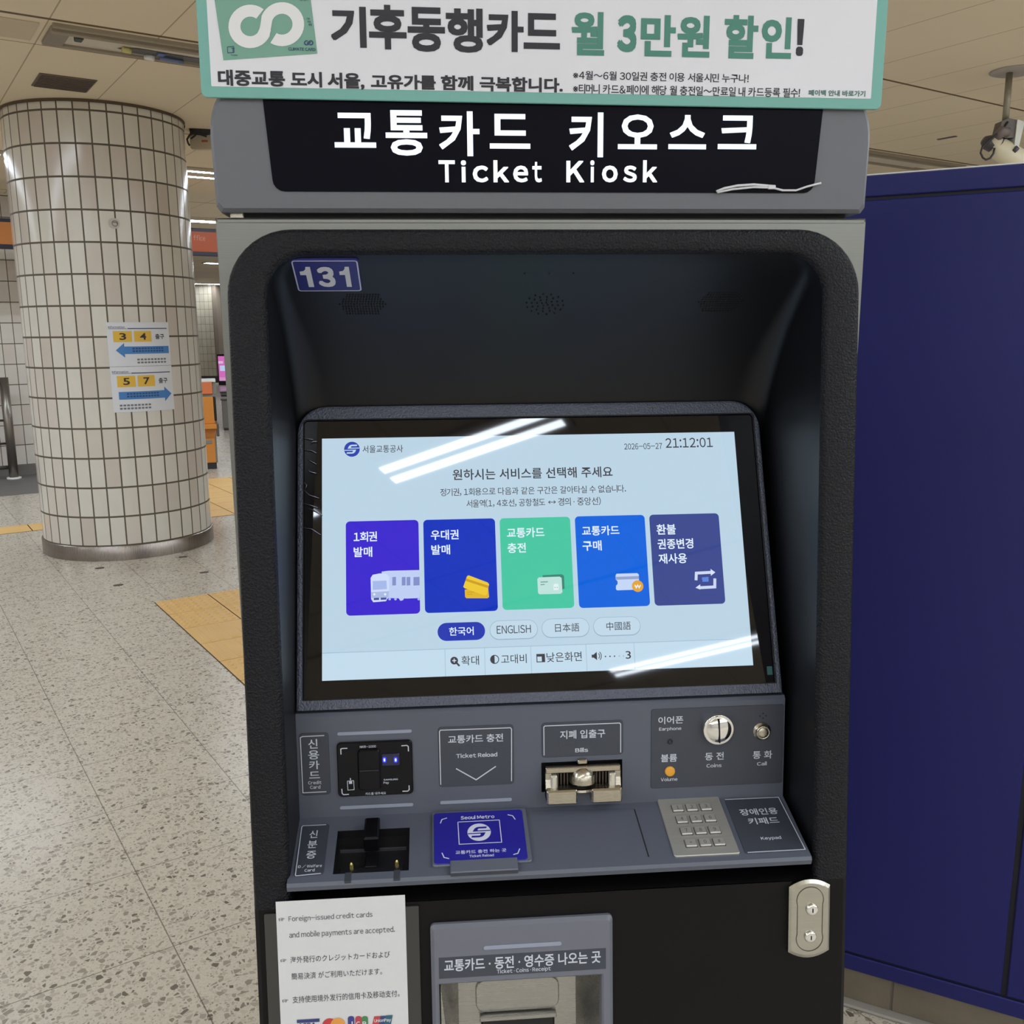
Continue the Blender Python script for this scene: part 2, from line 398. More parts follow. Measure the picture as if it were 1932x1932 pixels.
# unlit light trough at the upper left; reflections inside it are modelled bits
t = thing('ceiling_light', gp(.9, 4.44, HC), 'unlit opened ceiling light trough above the round column', 'ceiling light')
F = Frame(gp(0, 0, HC-.0005), G1, -G2)
b = MB()
for v0, v1, h in ((4.262, 4.285, .02), (4.31, 4.34, .03), (4.575, 4.60, .02)): b.slab(F, .27, 7.75, -v1, -v0, 0, h, mat('trough_trim', (150, 138, 120), .5), 0, .004)
b.slab(F, .27, .36, -4.575, -4.34, 0, .02, mat('trough_end', (134, 124, 112), .5), 0, .004); b.build('trough_frame', t)
b = MB(); b.slab(F, .36, 7.42, -4.575, -4.34, 0, .006, mat('trough_back', (206, 196, 182), .4)); b.build('reflector', t)
b = MB(); b.poly(F, [(.60, -4.50), (.68, -4.55), (1.03, -4.56), (1.02, -4.47), (.80, -4.46), (.68, -4.45)], .009, mat('reflection_dark', (62, 60, 62), .3))  # things mirrored in the reflector, set as dark, blue and white shapes
b.slab(F, .795, .83, -4.52, -4.47, .009, .014, mat('reflection_blue', (88, 112, 160), .5)); b.tube([gp(.82, 4.54, HC-.016), gp(.94, 4.555, HC-.016)], .012, mat('reflection_pale_blue', (110, 124, 160), .5))
b.tube([gp(.745, 4.545, HC-.018), gp(.79, 4.55, HC-.018)], .016, M_WHITE); b.build('reflection_bits', t)
b = MB(); b.slab(F, .385, .42, -4.42, -4.36, .006, .03, mat('reflection_green', (40, 62, 46), .5), .004, .003); b.build('reflection_green', t)  # green reflection set as a small block
b = MB(); b.tube([gp(.62, 4.47, HC-.02), gp(.66, 4.478, HC-.02)], .014, mat('reflection_yellow', (206, 196, 128), .5)); b.build('reflection_bit', t)  # yellow reflection set as a short rod
b = MB(); b.slab(F, .05, .22, -4.60, -4.30, 0, .008, mat('blank_cover', (200, 184, 158), .5), .004, .003); o = b.build('blank_cover', t)
# dark vent panel and slot
b = MB(); b.slab(F, .35, .65, -5.56, -5.245, .0, .006, mat('vent_brown', (102, 88, 76), .6, var=.2), 0, .002)
for k in range(9): b.slab(F, .36, .64, -5.55+.034*k, -5.55+.034*k+.012, .006, .010, mat('vent_slat', (92, 80, 70), .6))
tag(b.build('ceiling_vent'), 'dark square vent panel in the ceiling above the round column', 'vent')
b = MB(); P = F.uv(1772, 261), F.uv(1800, 258); b.slab(F, 6.40, 6.43, -3.70, -3.55, 0, .006, mat('slot_grey', (96, 88, 88), .6), 0, .002)
tag(b.build('ceiling_vent'), 'small dark slot in the ceiling beside the camera bracket', 'vent')

# black cable bundle hanging by the column
def at(px, py, dist): q = ray(px, py).normalized(); return CAM + q*dist
t = thing('cable_bundle', at(376, 240, 7.6), 'black cable bundle under the ceiling right of the round column', 'cables')
b = MB(); D = 7.6
b.tube([at(357, 244, D), at(366, 243, D), at(380, 244, D), at(398, 243, D)], [.03, .04, .042, .04], mat('cable_black', (20, 17, 19), .6), 10); b.build('cable_sleeve', t)
b = MB(); b.tube([at(364, 251, D), at(357, 256, D), at(353, 263, D), at(355, 270, D), at(358, 275, D)], .007, mat('cable_dark', (58, 48, 40), .6), 6)
b.tube([at(372, 250, D), at(368, 256, D), at(360, 262, D)], .006, MATS['cable_dark'], 6); b.tube([at(378, 254, D), at(385, 256, D), at(390, 258, D)], .006, MATS['cable_dark'], 6); b.build('loose_wire', t)
FD = Frame(at(376, 262, D+.02), (RIGHT.x, RIGHT.y, 0), (0, 0, 1))
b = MB(); b.slab(FD, -.07, .09, -.07, .055, -.05, 0, mat('box_cream', (196, 184, 160), .5), .02, .004); b.build('junction_box', t)
b = MB(); b.rect(FD, .015, .06, -.022, -.008, .001, mat('red_mark', (176, 92, 74), .6)); b.build('red_mark', t)

# ------------------------------------------------------------------ things round the column
def cyl_plate(b, a0, a1, z0, z1, off, m, n=10):
    P = []; f = []
    for k in range(n+1):
        a = math.radians(a0+(a1-a0)*k/n)
        for z in (z0, z1): P.append((CX+(CR+off)*math.cos(a), CY+(CR+off)*math.sin(a), z))
        if k: f.append((2*k-2, 2*k, 2*k+1, 2*k-1))
    b.add(P, f, m, True)
class CylFrame(Frame):
    """wraps flat artwork round the column: u is arc length from the left edge"""
    def __init__(s, a0, z0): s.a0, s.z0 = math.radians(a0), z0
    def pt(s, u, v, w=0):
        a = s.a0 + u/CR; r = CR + w; return Vector((CX+r*math.cos(a), CY+r*math.sin(a), s.z0+v))
M_PAPER = mat('paper_white', (214, 216, 222), .5)
M_YEL = mat('sign_yellow', (222, 178, 62), .5); M_BLU = mat('arrow_blue', (66, 124, 190), .5); M_INK = mat('ink_dark', (46, 46, 52), .6); M_NAVY = mat('ink_navy', (52, 66, 108), .6)
M_INKG = mat('ink_grey', (112, 116, 124), .6); M_BLUD = mat('arrow_ink', (38, 74, 120), .6)
def poster(z0, z1, nums, right, label):
    A0, A1 = -75.9, -34.7; W = math.radians(A1-A0)*CR; Hh = z1-z0; F = CylFrame(A0, z0)
    t = thing('information_poster', F.pt(W/2, 0, 0), label, 'poster', 'exit posters on the column')
    b = MB(); cyl_plate(b, A0, A1, z0, z1, .0022, M_PAPER, 14); b.build('paper', t)
    b = MB()
    def rc(x0, x1, y0, y1, m, w=.003):                # fractions of the sheet
        n = 8
        for k in range(n):
            a, c = x0+(x1-x0)*k/n, x0+(x1-x0)*(k+1)/n; b.rect(F, a*W, c*W, y0*Hh, y1*Hh, w, m)
    b.text(F, 'Information', (.03*W, .27*W, .865*Hh, .915*Hh), .003, M_NAVY, .01, .06); rc(.03, .30, .845, .853, M_NAVY); rc(.31, .96, .845, .865, M_NAVY)
    for k, ch in enumerate(nums):
        x = .09+.31*k; rc(x, x+.275, .555, .80, M_YEL); b.text(F, ch, ((x+.09)*W, (x+.19)*W, .60*Hh, .755*Hh), .0036, M_INK, .02)
    b.text(F, '출구', (.74*W, .90*W, .61*Hh, .73*Hh), .003, M_INK, .02)
    ar = [(.11, .36), (.24, .52), (.24, .45), (.97, .45), (.97, .28), (.24, .28), (.24, .20)]
    if right: ar = [(1.07-x, y) for x, y in reversed(ar)]
    xs = sorted(set([p[0] for p in ar])); lo, hi = (.24, .97) if not right else (.10, .83)
    rc(lo, hi, .28, .45, M_BLU)
    tip = (.11, .24) if not right else (.96, .83); b.poly(F, [(tip[0]*W, .365*Hh), (tip[1]*W, .20*Hh), (tip[1]*W, .53*Hh)] if not right else [(tip[0]*W, .365*Hh), (tip[1]*W, .53*Hh), (tip[1]*W, .20*Hh)], .003, M_BLU)
    for r in range(2):                               # small unreadable lines inside the arrow and below it
        y = .385-.06*r
        for k in range(11): b.rect(F, (lo+.12+.047*k)*W, (lo+.12+.047*k+.034)*W, y*Hh, (y+.035)*Hh, .0036, M_BLUD)
        y = .13-.07*r; x0 = .42 if not right else .10
        for k in range(9): b.rect(F, (x0+.055*k)*W, (x0+.055*k+.04)*W, y*Hh, (y+.04)*Hh, .003, M_INKG)
    b.build('printing', t)
poster(1.2866, 1.569, '34', False, 'upper exit poster with numbers 3 and 4 and left arrow on round column')
poster(.9895, 1.2845, '57', True, 'lower exit poster with numbers 5 and 7 and right arrow on round column')
F = CylFrame(-66, 2.0); t = thing('round_sticker', F.pt(0, .183, 0), 'small faded round sticker high on the tiled column', 'sticker')
b = MB(); b.slab(F, -.034, .034, .15, .216, .001, .002, mat('sticker_pale', (190, 184, 176), .5), .03, 0); b.build('backing', t)
b = MB(); b.ring(F, .006, .183, .014, .019, .0026, mat('sticker_ink', (120, 118, 116), .6)); b.stroke(F, [(-.012, .19), (.016, .19), (.02, .178)], .006, .0026, MATS['sticker_ink']); b.build('printing', t)

# stair handrail at the far left
t = thing('handrail', gp(.53, 10.25, 0), 'steel handrail post before the tiled wall at left edge', 'handrail')
P0 = gp(.53, 10.25, 0); b = MB(); b.tube([P0+ZZ*.02, P0+ZZ*1.06], .045, mat('rail_steel', (128, 122, 114), .3, .8), 16); b.build('post', t)
b = MB(); b.tube([P0, P0+ZZ*.022], .07, M_WHITE, 16); b.build('post_foot', t)
for z, r in ((1.03, .03), (.62, .012), (.38, .012), (.13, .02)):
    b = MB(); b.tube([P0+ZZ*z, P0+ZZ*z-G1*2.2], r, MATS['rail_steel'], 10); b.build('rail', t)

# long orange hanging sign
FS = Frame(gp(0, 9.4, 0), G1, ZZ); SA, SB = -1.2, 3.6
t = thing('hanging_sign', FS.pt(1.2, 2.42, 0), 'long orange hanging sign running behind the round column', 'sign')
b = MB(); b.slab(FS, SA, SB, 2.285, 2.56, -.08, -.002, mat('sign_navy', (34, 34, 52), .4), 0, .005, back=True); b.build('sign_box', t)
b = MB(); b.slab(FS, SA+.02, 1.45, 2.325, 2.525, -.002, .002, emit('sign_amber', (140, 88, 40), .3, lin((150, 92, 40)))); b.build('amber_panel', t)
b = MB(); b.slab(FS, 1.45, SB-.02, 2.325, 2.525, -.002, .002, emit('sign_orange', (150, 66, 24), .22, lin((140, 60, 22)))); b.build('orange_panel', t)
b = MB(); u0 = FS.uv(365, 450)[0]; u1 = FS.uv(387, 450)[0]; mt = emit('sign_letter', (206, 150, 122), .6)
b.text(FS, 'ffice', (u0, u1, 2.435, 2.49), .004, mt, .01, .07); b.build('sign_lettering', t)
for u in (-.6, 3.0):
    b = MB(); b.tube([FS.pt(u, 2.56, -.04), FS.pt(u, HC-.002, -.04)], .012, M_DARKMETAL, 8); b.build('hanger', t)

# orange ticket machine in the gap
oc = gp(2.445, 9.72, 0)
_q = ray(396, 800); FO = Frame(oc, (_q.y, -_q.x, 0), (0, 0, 1))  # its front is turned to the viewer
t = thing('ticket_machine', oc, 'orange ticket machine standing between column and kiosk', 'machine')
M_OR = mat('machine_orange', (206, 134, 56), .45); M_ORR = mat('machine_coral', (214, 118, 72), .45)
M_GRS = mat('machine_grey', (128, 128, 122), .5)
def yv(py): return FO.uv(390, py)[1]
b = MB(); b.slab(FO, -.24, .055, 0, .07, -.42, -.01, mat('machine_base', (44, 42, 44), .5), 0, .005); b.build('base', t)
b = MB(); b.slab(FO, -.25, .05, .07, .36, -.42, 0, M_OR, .01, .005); b.slab(FO, .05, .07, .07, .36, -.42, -.02, M_GRS); b.build('lower_body', t)
b = MB(); b.poly(FO, [(-.26, .355), (.06, .355), (.075, .45), (-.26, .45)], .012, mat('machine_tray_dark', (168, 102, 38), .5)); b.slab(FO, -.26, .08, .45, .50, -.42, .04, M_OR, 0, .005)
b.slab(FO, .075, .105, .36, .50, -.42, -.02, mat('machine_side', (96, 92, 86), .5)); b.build('tray', t)
b = MB(); b.slab(FO, -.27, .062, .50, .80, -.42, -.03, M_OR, .012, .005); b.build('upper_body', t)
b = MB(); b.slab(FO, .063, .09, .53, .79, -.30, -.05, mat('machine_black', (26, 26, 28), .4), .01, .004); b.build('side_screen', t)
b = MB(); b.slab(FO, -.28, .06, .83, .96, -.42, -.05, M_ORR, .01, .005); b.slab(FO, -.28, .08, .80, .83, -.42, -.07, M_GRS); b.slab(FO, .061, .10, .83, .96, -.42, -.08, M_GRS); b.build('top_box', t)
b = MB(); b.slab(FO, -.28, .10, .96, .985, -.42, -.06, M_WHITE, 0, .004); b.build('lid', t)
b = MB(); b.slab(FO, -.09, .02, .285, .325, 0, .006, M_GRS, .004, .002); b.build('slot_plate', t)

# far advertising screen and gates, cut off by the kiosk
ac = gp(7.75, 26.8, 0); FA = Frame(ac, (RIGHT.x, RIGHT.y, 0), (0, 0, 1))
ua, va = FA.uv(411, 672); ub, vb = FA.uv(424, 740)
t = thing('advert_screen', FA.pt(.2, 0, 0), 'glowing pink advert screen far behind the kiosk edge', 'screen')
b = MB(); b.slab(FA, ua-.03, ua+.75, 0, va+.06, -.15, 0, mat('advert_frame', (40, 34, 44), .4), .01, .005); b.build('frame', t)
b = MB(); v1 = va; H3 = va-.12
for (x0, x1, y0, y1, c) in ((0, .7, .12, 1, (214, 112, 190)), (.04, .66, .40, .62, (190, 208, 246)), (.0, .14, .70, .80, (226, 188, 226)), (.0, .7, 0, .14, (214, 150, 200))):
    b.rect(FA, ua+x0, ua+x1, .12+H3*y0, .12+H3*y1, .002+.001*(y0 != .12), emit('advert_%d' % c[1], c, .9))
b.build('screen', t)
for k, (x, y0, y1, lb) in enumerate(((416, 739, 748, 'small grey gate post far behind the kiosk edge, the farther one'), (421, 752, 812, 'grey ticket gate beside the kiosk edge, the nearer one'))):
    gb = CAM + ray(x, y1)*(CAM.z/-ray(x, y1).z); FG = Frame(gb, (RIGHT.x, RIGHT.y, 0), (0, 0, 1)); top = FG.uv(x, y0)[1]; u1 = FG.uv(x+9, y1)[0]
    t = thing('ticket_gate', FG.pt(.1, 0, 0), lb, 'gate', 'ticket gates beyond the kiosk')
    b = MB(); b.slab(FG, 0, u1+.15, .03, top-.03, -.9, 0, mat('gate_grey', (128, 124, 120), .4), .02, .01); b.build('body', t)
    b = MB(); b.slab(FG, -.01, u1+.16, top-.03, top, -.9, .01, mat('gate_top', (96, 94, 94), .4), .02, .008); b.slab(FG, .01, u1+.14, 0, .03, -.9, -.01, M_DARKMETAL); b.build('cap', t)

# tactile paving
def tactile(name, tiles, label, bumps=True):
    b = MB(); F = Frame((0, 0, 0), G1, G2)
    for (a, c, kind) in tiles:
        b.rect(F, a-.003, a+.302, c-.003, c+.302, .0008, mat('tactile_joint', (74, 62, 44), .8))
        b.slab(F, a+.003, a+.296, c+.003, c+.296, .0003, .003, M_TACT, .002, .001)
        if not bumps: continue
        if kind == 'dot':
            for i in range(6):
                for j in range(6): b.lathe(F, a+.03+.048*i, c+.03+.048*j, [(.014, .003), (.012, .006), (.007, .0075)], M_TACT, 8)
        else:
            for j in range(4): b.slab(F, a+.03+.066*j, a+.03+.066*j+.03, c+.012, c+.285, .003, .0065, M_TACT, .01, .003)
    o = b.build(name); return tag(o, label, 'paving', kind=None)
TT = []
for r in range(6):
    for c in range(4): TT.append((.578+.299*c, 4.575-.299*(r+1), 'dot' if r in (0, 1, 4) else 'bar'))
tactile('tactile_paving', TT, 'yellow tactile paving patch on the floor beside the kiosk')
tactile('tactile_paving', [(-3+.3*k, 7.18, 'bar') for k in range(13)], 'yellow tactile strip behind the left side of the round column', False)
tactile('tactile_paving', [(1.5+.3*i, 6.9+.3*k, 'dot') for i in range(4) for k in range(7) if not (i == 3 and k == 5)], 'yellow tactile patch behind the right foot of the column', False)
F = Frame((0, 0, 0), G1, G2); M_MARK = mat('mark_dark', (78, 70, 62), .7)
for g, lb in (((.4852, 5.6116), 'dark floor mark just before the column foot, left one'), ((.4918, 5.0945), 'dark floor mark farther from the column, left one'),
              ((1.0148, 5.6076), 'dark floor mark just before the column foot, right one'), ((1.0098, 5.0993), 'dark floor mark farther from the column, right one')):
    b = MB(); b.slab(F, g[0]-.028, g[0]+.028, g[1]-.02, g[1]+.02, .0003, .0016, M_MARK, .014, .0006); tag(b.build('floor_mark'), lb, 'floor mark', 'dark marks on the floor')

# ------------------------------------------------------------------ blue cabinet on its stone plinth
CB = math.radians(-32.5); CD = Vector((math.cos(CB), math.sin(CB), 0)); CP0 = Vector((.762, .7952, 0))
FB = Frame(CP0, CD, ZZ)                              # normal faces the viewer
M_BLUE = mat('cabinet_blue', (31, 33, 98), .42, spec=.3, grain=.05, gscale=300)
M_BLUEG = mat('cabinet_groove_shade', (16, 16, 34), .6)
t = thing('storage_cabinet', FB.pt(.3, .093, -.2), 'tall dark blue panelled cabinet right of the kiosk', 'cabinet')
b = MB(); b.slab(FB, -.42, 1.3, .0935, 1.786, -.42, .0135, M_BLUE, 0, .002, back=True); b.build('carcass', t)
for u0, u1 in ((-.415, .3125), (.3235, .985)):
    b = MB()
    if u0 < 0:
        b.slab(FB, u0+.04, u1, .1365, 1.740, .0138, .020, M_BLUE, 0, .002)
    else: b.slab(FB, u0, u1, .1365, 1.740, .0138, .020, M_BLUE, 0, .002)
    b.build('door_panel', t)
b = MB(); b.slab(FB, -.42, 1.3, 1.7465, 1.786, .0138, .020, M_BLUE, 0, .002); b.build('top_rail', t)
b = MB(); b.slab(FB, -.42, 1.3, .0935, .1305, .0138, .020, M_BLUE, 0, .002); b.build('bottom_rail', t)
b = MB(); b.rect(FB, -.41, .98, 1.7395, 1.747, .0142, M_BLUEG); b.rect(FB, -.41, .98, .130, .137, .0142, M_BLUEG); b.rect(FB, .312, .324, .1365, 1.740, .0143, M_BLUEG); b.build('groove_shade', t)  # dark strips paint the shade into the gaps between panels
b = MB(); b.slab(FB, -.42, 1.3, 1.786, 1.7895, -.42, .012, M_WHITE, 0, .001); b.build('white_top_edge', t)
b = MB(); u = -.42
for a, c in ((-.42, -.15), (-.147, .102), (.106, .36), (.364, .62), (.624, .88), (.884, 1.25)): b.slab(FB, a, c, .008, .0932, -.40, 0, M_STONE, 0, .002)
b.slab(FB, -.42, 1.25, .008, .0925, -.40, -.003, mat('plinth_joint', (112, 106, 98), .6)); b.slab(FB, -.44, 1.25, 0, .0085, -.40, .024, mat('plinth_ledge', (150, 146, 138), .4), 0, .003)
struct(b.build('trim_2'), 'brown stone plinth under the blue cabinet')

# ------------------------------------------------------------------ security camera
q = ray(1905, 133); CC = CAM + q*((HC-CAM.z)/q.z); DC = (CC-CAM).dot(FWD)
FK = Frame(CC, (RIGHT.x, RIGHT.y, 0), (0, 0, 1))
def kp(px, py, w=0): u, v = FK.uv(px, py); return FK.pt(u, v, w)
t = thing('security_camera', CC, 'white security camera on a ceiling pole above the blue cabinet', 'camera')
FZ = Frame(CC-ZZ*.0005, (1, 0, 0), (0, -1, 0)); b = MB(); b.lathe(FZ, .03, 0, [(.13, 0), (.13, .006), (.115, .012)], mat('cctv_plate', (164, 156, 148), .5), 28); b.build('ceiling_plate', t)
b = MB(); b.tube([CC-ZZ*.01, CC-ZZ*(CC.z-kp(1899, 232).z)], .018, mat('cctv_pole', (150, 144, 126), .4, .4), 14); b.build('pole', t)
def pl(pts, w0, w1, m, b):
    b.prism(FK, [FK.uv(*p) for p in reversed(pts)], w0, w1, m)
b = MB(); pl([(1884, 231), (1897, 226), (1911, 229), (1909, 262), (1893, 263), (1877, 258)], -.04, .04, mat('cctv_bracket', (96, 88, 82), .5), b); b.build('bracket', t)
b = MB(); pl([(1911, 229), (1922, 232), (1924, 236), (1913, 283), (1905, 282)], -.05, .05, mat('cctv_white', (206, 206, 196), .4), b); b.build('bracket_cover', t)
b = MB(); b.tube([kp(1868, 264), kp(1880, 276), kp(1884, 280), kp(1924, 306), kp(1936, 314)], [.044, .05, .06, .068, .066], mat('cctv_cream', (214, 204, 176), .4), 18); b.build('camera_body', t)
b = MB(); b.tube([kp(1855, 264), kp(1862, 268), kp(1877, 274), kp(1881, 277)], [.022, .040, .046, .052], mat('cctv_dark', (70, 66, 68), .4), 18); b.build('lens_hood', t)
b = MB(); b.tube([kp(1876, 262, .02), kp(1884, 250, .04), kp(1895, 253, .03)], .03, mat('cctv_joint', (112, 98, 94), .4), 12); b.build('joint', t)
b = MB(); L = [kp(x, y, .045) for x, y in ((1894, 233), (1886, 246), (1872, 258), (1857, 270), (1846, 281), (1843, 291), (1847, 300), (1853, 304), (1861, 301), (1867, 292), (1869, 282))]
b.tube(L, .006, mat('cctv_cable', (44, 38, 38), .5), 8); b.build('cable', t)
b = MB(); b.tube([kp(1903, 283, .06), kp(1908, 288, .06)], .018, MATS['cctv_dark'], 10); b.build('knob', t)
#@@KIOSK@@
# ------------------------------------------------------------------ the kiosk
M_SIGN = mat('sign_housing_grey', (97, 98, 104), .42, 0, .5, .08, 500)
M_BLK = mat('black_grained_plastic', (13, 13, 19), .4, 0, .25, .8, 420, .0025)
M_BLKS = mat('black_satin_plastic', (10, 10, 15), .42, 0, .45, .12, 900)
M_LOW = mat('black_panel_paint', (17, 16, 16), .5, 0, .15, .1, 900)
M_CON = mat('console_grey', (84, 88, 100), .42, 0, .5, .1, 700)
M_LAB = mat('label_dark', (58, 62, 72), .45)
M_PRT = mat('print_silver', (196, 200, 210), .5)
M_BRL = mat('braille_dot', (62, 66, 76), .4)
M_BAR = mat('light_bar_grey', (140, 146, 162), .4)
kiosk = thing('ticket_kiosk', (0, .2, 0), 'tall black and steel transit card kiosk with lit screen', 'kiosk')
LEAN = .09
def yf(z): return -(.014+LEAN*(1.6-z))             # the black front leans forward towards the bottom
FN = Frame((0, yf(0), 0), (1, 0, 0), (0, LEAN, 1))  # front plane
FY = Frame((0, 0, 0), (1, 0, 0), (0, 0, 1))         # steel plane
LF = math.sqrt(1+LEAN*LEAN)

# steel carcass: front frame with an opening, side, top and back sheets
b = MB(); X = .35; ZT = 1.617
def ringpts(F, u0, u1, v0, v1, w): return [F.pt(u0, v0, w), F.pt(u1, v0, w), F.pt(u1, v1, w), F.pt(u0, v1, w)]
b.loft([ringpts(FY, -.31, .31, .12, 1.583, 0), ringpts(FY, -X+.0015, X-.0015, .0015, ZT-.004, 0), ringpts(FY, -X, X, 0, ZT, -.004), ringpts(FY, -X, X, 0, ZT, -.5)], M_STEEL, cap1=True)
b.build('steel_cabinet', kiosk)
b = MB(); b.slab(FY, -X+.002, X-.002, ZT-.0065, ZT-.0005, -.004, .0004, M_STEEL, 0, .0015); b.build('top_edge_strip', kiosk)

# black front panel with the recess opening
def outline(w, top, bot, r, n=10):
    p = [(-w, bot)]
    for k in range(n+1):
        t = math.radians(180-90*k/n); p.append((-w+r+r*math.cos(t), top-r+r*math.sin(t)))
    for k in range(n+1):
        t = math.radians(90-90*k/n); p.append((w-r+r*math.cos(t), top-r+r*math.sin(t)))
    p.append((w, bot)); return p
ZO, ZI, ZB = 1.6045*LF, 1.579*LF, .872*LF          # along the leaning plane
WO, WI = .3385, .2985
def P3(l, w): return [FN.pt(u, v, w) for u, v in l]
def backring(l): return [Vector((FN.pt(u, v).x, -.0005, FN.pt(u, v).z)) for u, v in l]
b = MB()
oo = outline(WO, ZO, ZB, .068); oi = outline(WI, ZI, ZB, .043)
rings = [backring(oo), P3(oo, -.004), P3(outline(WO-.002, ZO-.002, ZB, .066), -.001), P3(outline(WO-.005, ZO-.005, ZB, .063), 0),
         P3(outline(WI+.006, ZI+.006, ZB, .048), 0), P3(outline(WI+.002, ZI+.002, ZB, .045), -.002), P3(oi, -.007)]
b.loft(rings, M_BLK, cap1=False, close=False)
for p in range(len(b.sm)): b.sm[p] = True
b.build('recess_bezel', kiosk, 'black grained bezel round the recess')
b = MB()
def hline(w, z, ww): return [FN.pt(-w, z, ww), FN.pt(w, z, ww)]
zb0 = .05
for s in (-1, 1):
    b.add([FN.pt(s*WO, ZB, -.004), FN.pt(s*WO, zb0, -.004), Vector((s*WO, -.0005, FN.pt(0, zb0).z)), Vector((s*WO, -.0005, FN.pt(0, ZB).z))], [(0, 1, 2, 3)], M_LOW)
    b.add([FN.pt(s*WO, ZB, -.004), FN.pt(s*(WO-.005), ZB, 0), FN.pt(s*(WO-.005), zb0, 0), FN.pt(s*WO, zb0, -.004)], [(0, 1, 2, 3)], M_LOW)
TU = [FN.uv(818, 1742)[0], FN.uv(1150, 1722)[0]]
tr = FN.rect((812, 1742), (1156, 1721), (1153.4, 1932), (815.9, 1932)); TV1 = tr[3]; TU0, TU1 = -.1365, .0785
TU0, TU1 = tr[0], tr[1]; TV0 = TV1-.36
a, c = -(WO-.005), WO-.005
for u0, u1, v0, v1 in ((a, TU0+.01, zb0, ZB), (TU1-.01, c, zb0, ZB), (TU0+.01, TU1-.01, TV1-.01, ZB), (TU0+.01, TU1-.01, zb0, TV0+.01)): b.rect(FN, u0, u1, v0, v1, 0, M_LOW)
b.add([FN.pt(-WO, ZB, -.002), FN.pt(WO, ZB, -.002), FN.pt(WO, ZB, -.14), FN.pt(-WO, ZB, -.14)], [(0, 1, 2, 3)], M_LOW)
b.build('lower_door', kiosk, 'black lower front door')
b = MB(); b.slab(FN, -.34, .34, .0, .05, -.3, -.01, M_BLKS, 0, .004); b.build('foot_plinth', kiosk)

# lining of the recess: side walls with rounded upper corners running back into a sloping hood
def ush(y, top, r, w=WI, bot=.84, n=10):
    p = [(-w, bot)]
    for k in range(n+1):
        t = math.radians(180-90*k/n); p.append((-w+r+r*math.cos(t), top-r+r*math.sin(t)))
    for k in range(n+1):
        t = math.radians(90-90*k/n); p.append((w-r+r*math.cos(t), top-r+r*math.sin(t)))
    p.append((w, bot)); return [Vector((x, y, z)) for x, z in p]
HOOD = [(.004, 1.5685, .024), (.022, 1.5585, .017), (.05, 1.5395, .017), (.08, 1.5145, .022), (.108, 1.485, .03), (.133, 1.452, .036), (.152, 1.42, .04), (.165, 1.39, .042), (.171, 1.36, .04)]
b = MB(); b.loft([P3(oi, -.007)]+[ush(*h) for h in HOOD], M_BLKS, cap1=False, close=False)
b.sm = [True]*len(b.sm)
lining = b.build('recess_lining', kiosk, 'smooth dark lining of the recess')
FH = Frame((0, .05, 1.5395), (1, 0, 0), (0, -.058, .0545))      # plane through the speaker zone of the hood
FH.o -= FH.n*0
M_HOLE = mat('hole_black', (5, 5, 6), .9)
HOODP = [(-.0115, 1.579, 0)]+HOOD
def hood_w(v):                                       # height of the curved hood over its flat plane
    best = 0; pts = [((Vector((0, y, z))-FH.o).dot(FH.ey), (Vector((0, y, z))-FH.o).dot(FH.n)) for y, z, r in HOODP]
    pts.sort()
    for (v0, w0), (v1, w1) in zip(pts, pts[1:]):
        if v0 <= v <= v1: return w0+(w1-w0)*(v-v0)/(v1-v0)
    return 0
def hole(b, px, py, r):
    u, v = FH.uv(px, py); v = FH.uv(px, py, hood_w(v))[1]; u = FH.uv(px, py, hood_w(v))[0]
    b.disc(FH, u, v, r, hood_w(v)+.0006, M_HOLE, 8)
def grille(c0, hw, hh, slant):
    b = MB(); rows = 9
    for j in range(rows):
        yy = -hh+2*hh*j/(rows-1); half = hw*(1-.32*abs(yy)/hh); k = 0
        x = -half + (2.6 if j % 2 else 0)
        while x <= half: hole(b, c0[0]+x+slant*yy, c0[1]+yy, .0011); x += 5.4
    return b
grille((685, 574), 44, 18, .0).build('speaker_grille', lining)
grille((1360, 570), 42, 17, -.35).build('speaker_grille', lining)
b = MB()
for rr_, n in ((35, 14), (25, 12), (15, 8), (6, 4)):
    for k in range(n):
        t = 2*math.pi*(k+.3)/n; hole(b, 1028+rr_*math.cos(t), 574+rr_*.55*math.sin(t), .0011)
b.build('vent_holes', lining)
b = MB()
for x in (990, 1036, 1082): hole(b, x, 514, .0011)
b.build('pin_holes', lining)
# number sticker on the hood
def hood_at(px, py):
    w = 0
    for _ in range(12): w = hood_w(FH.uv(px, py, w)[1])
    return FH.pt(*FH.uv(px, py, w), w)
pb, pt_ = hood_at(615, 550), hood_at(615, 490)
FST = Frame((0, pb.y, pb.z), (1, 0, 0), (0, pt_.y-pb.y, pt_.z-pb.z)); FST.o += FST.n*.0016
def fh(px, py): return FST.uv(px, py)
u0, v0 = (fh(551, 489)[0]+fh(557, 549)[0])/2, fh(615, 550)[1]; u1, v1 = fh(680, 520)[0], fh(615, 490.5)[1]
b = MB(); b.slab(FST, u0, u1, v0, v1, -.004, 0, mat('sticker_navy', (40, 40, 112), .4), .004, .0004)
q = .0016; rr0 = rr(u0+q, u1-q, v0+q, v1-q, .003)
b.stroke(FST, rr0+[rr0[0]], .0014, .0002, mat('sticker_line', (186, 188, 206), .5))
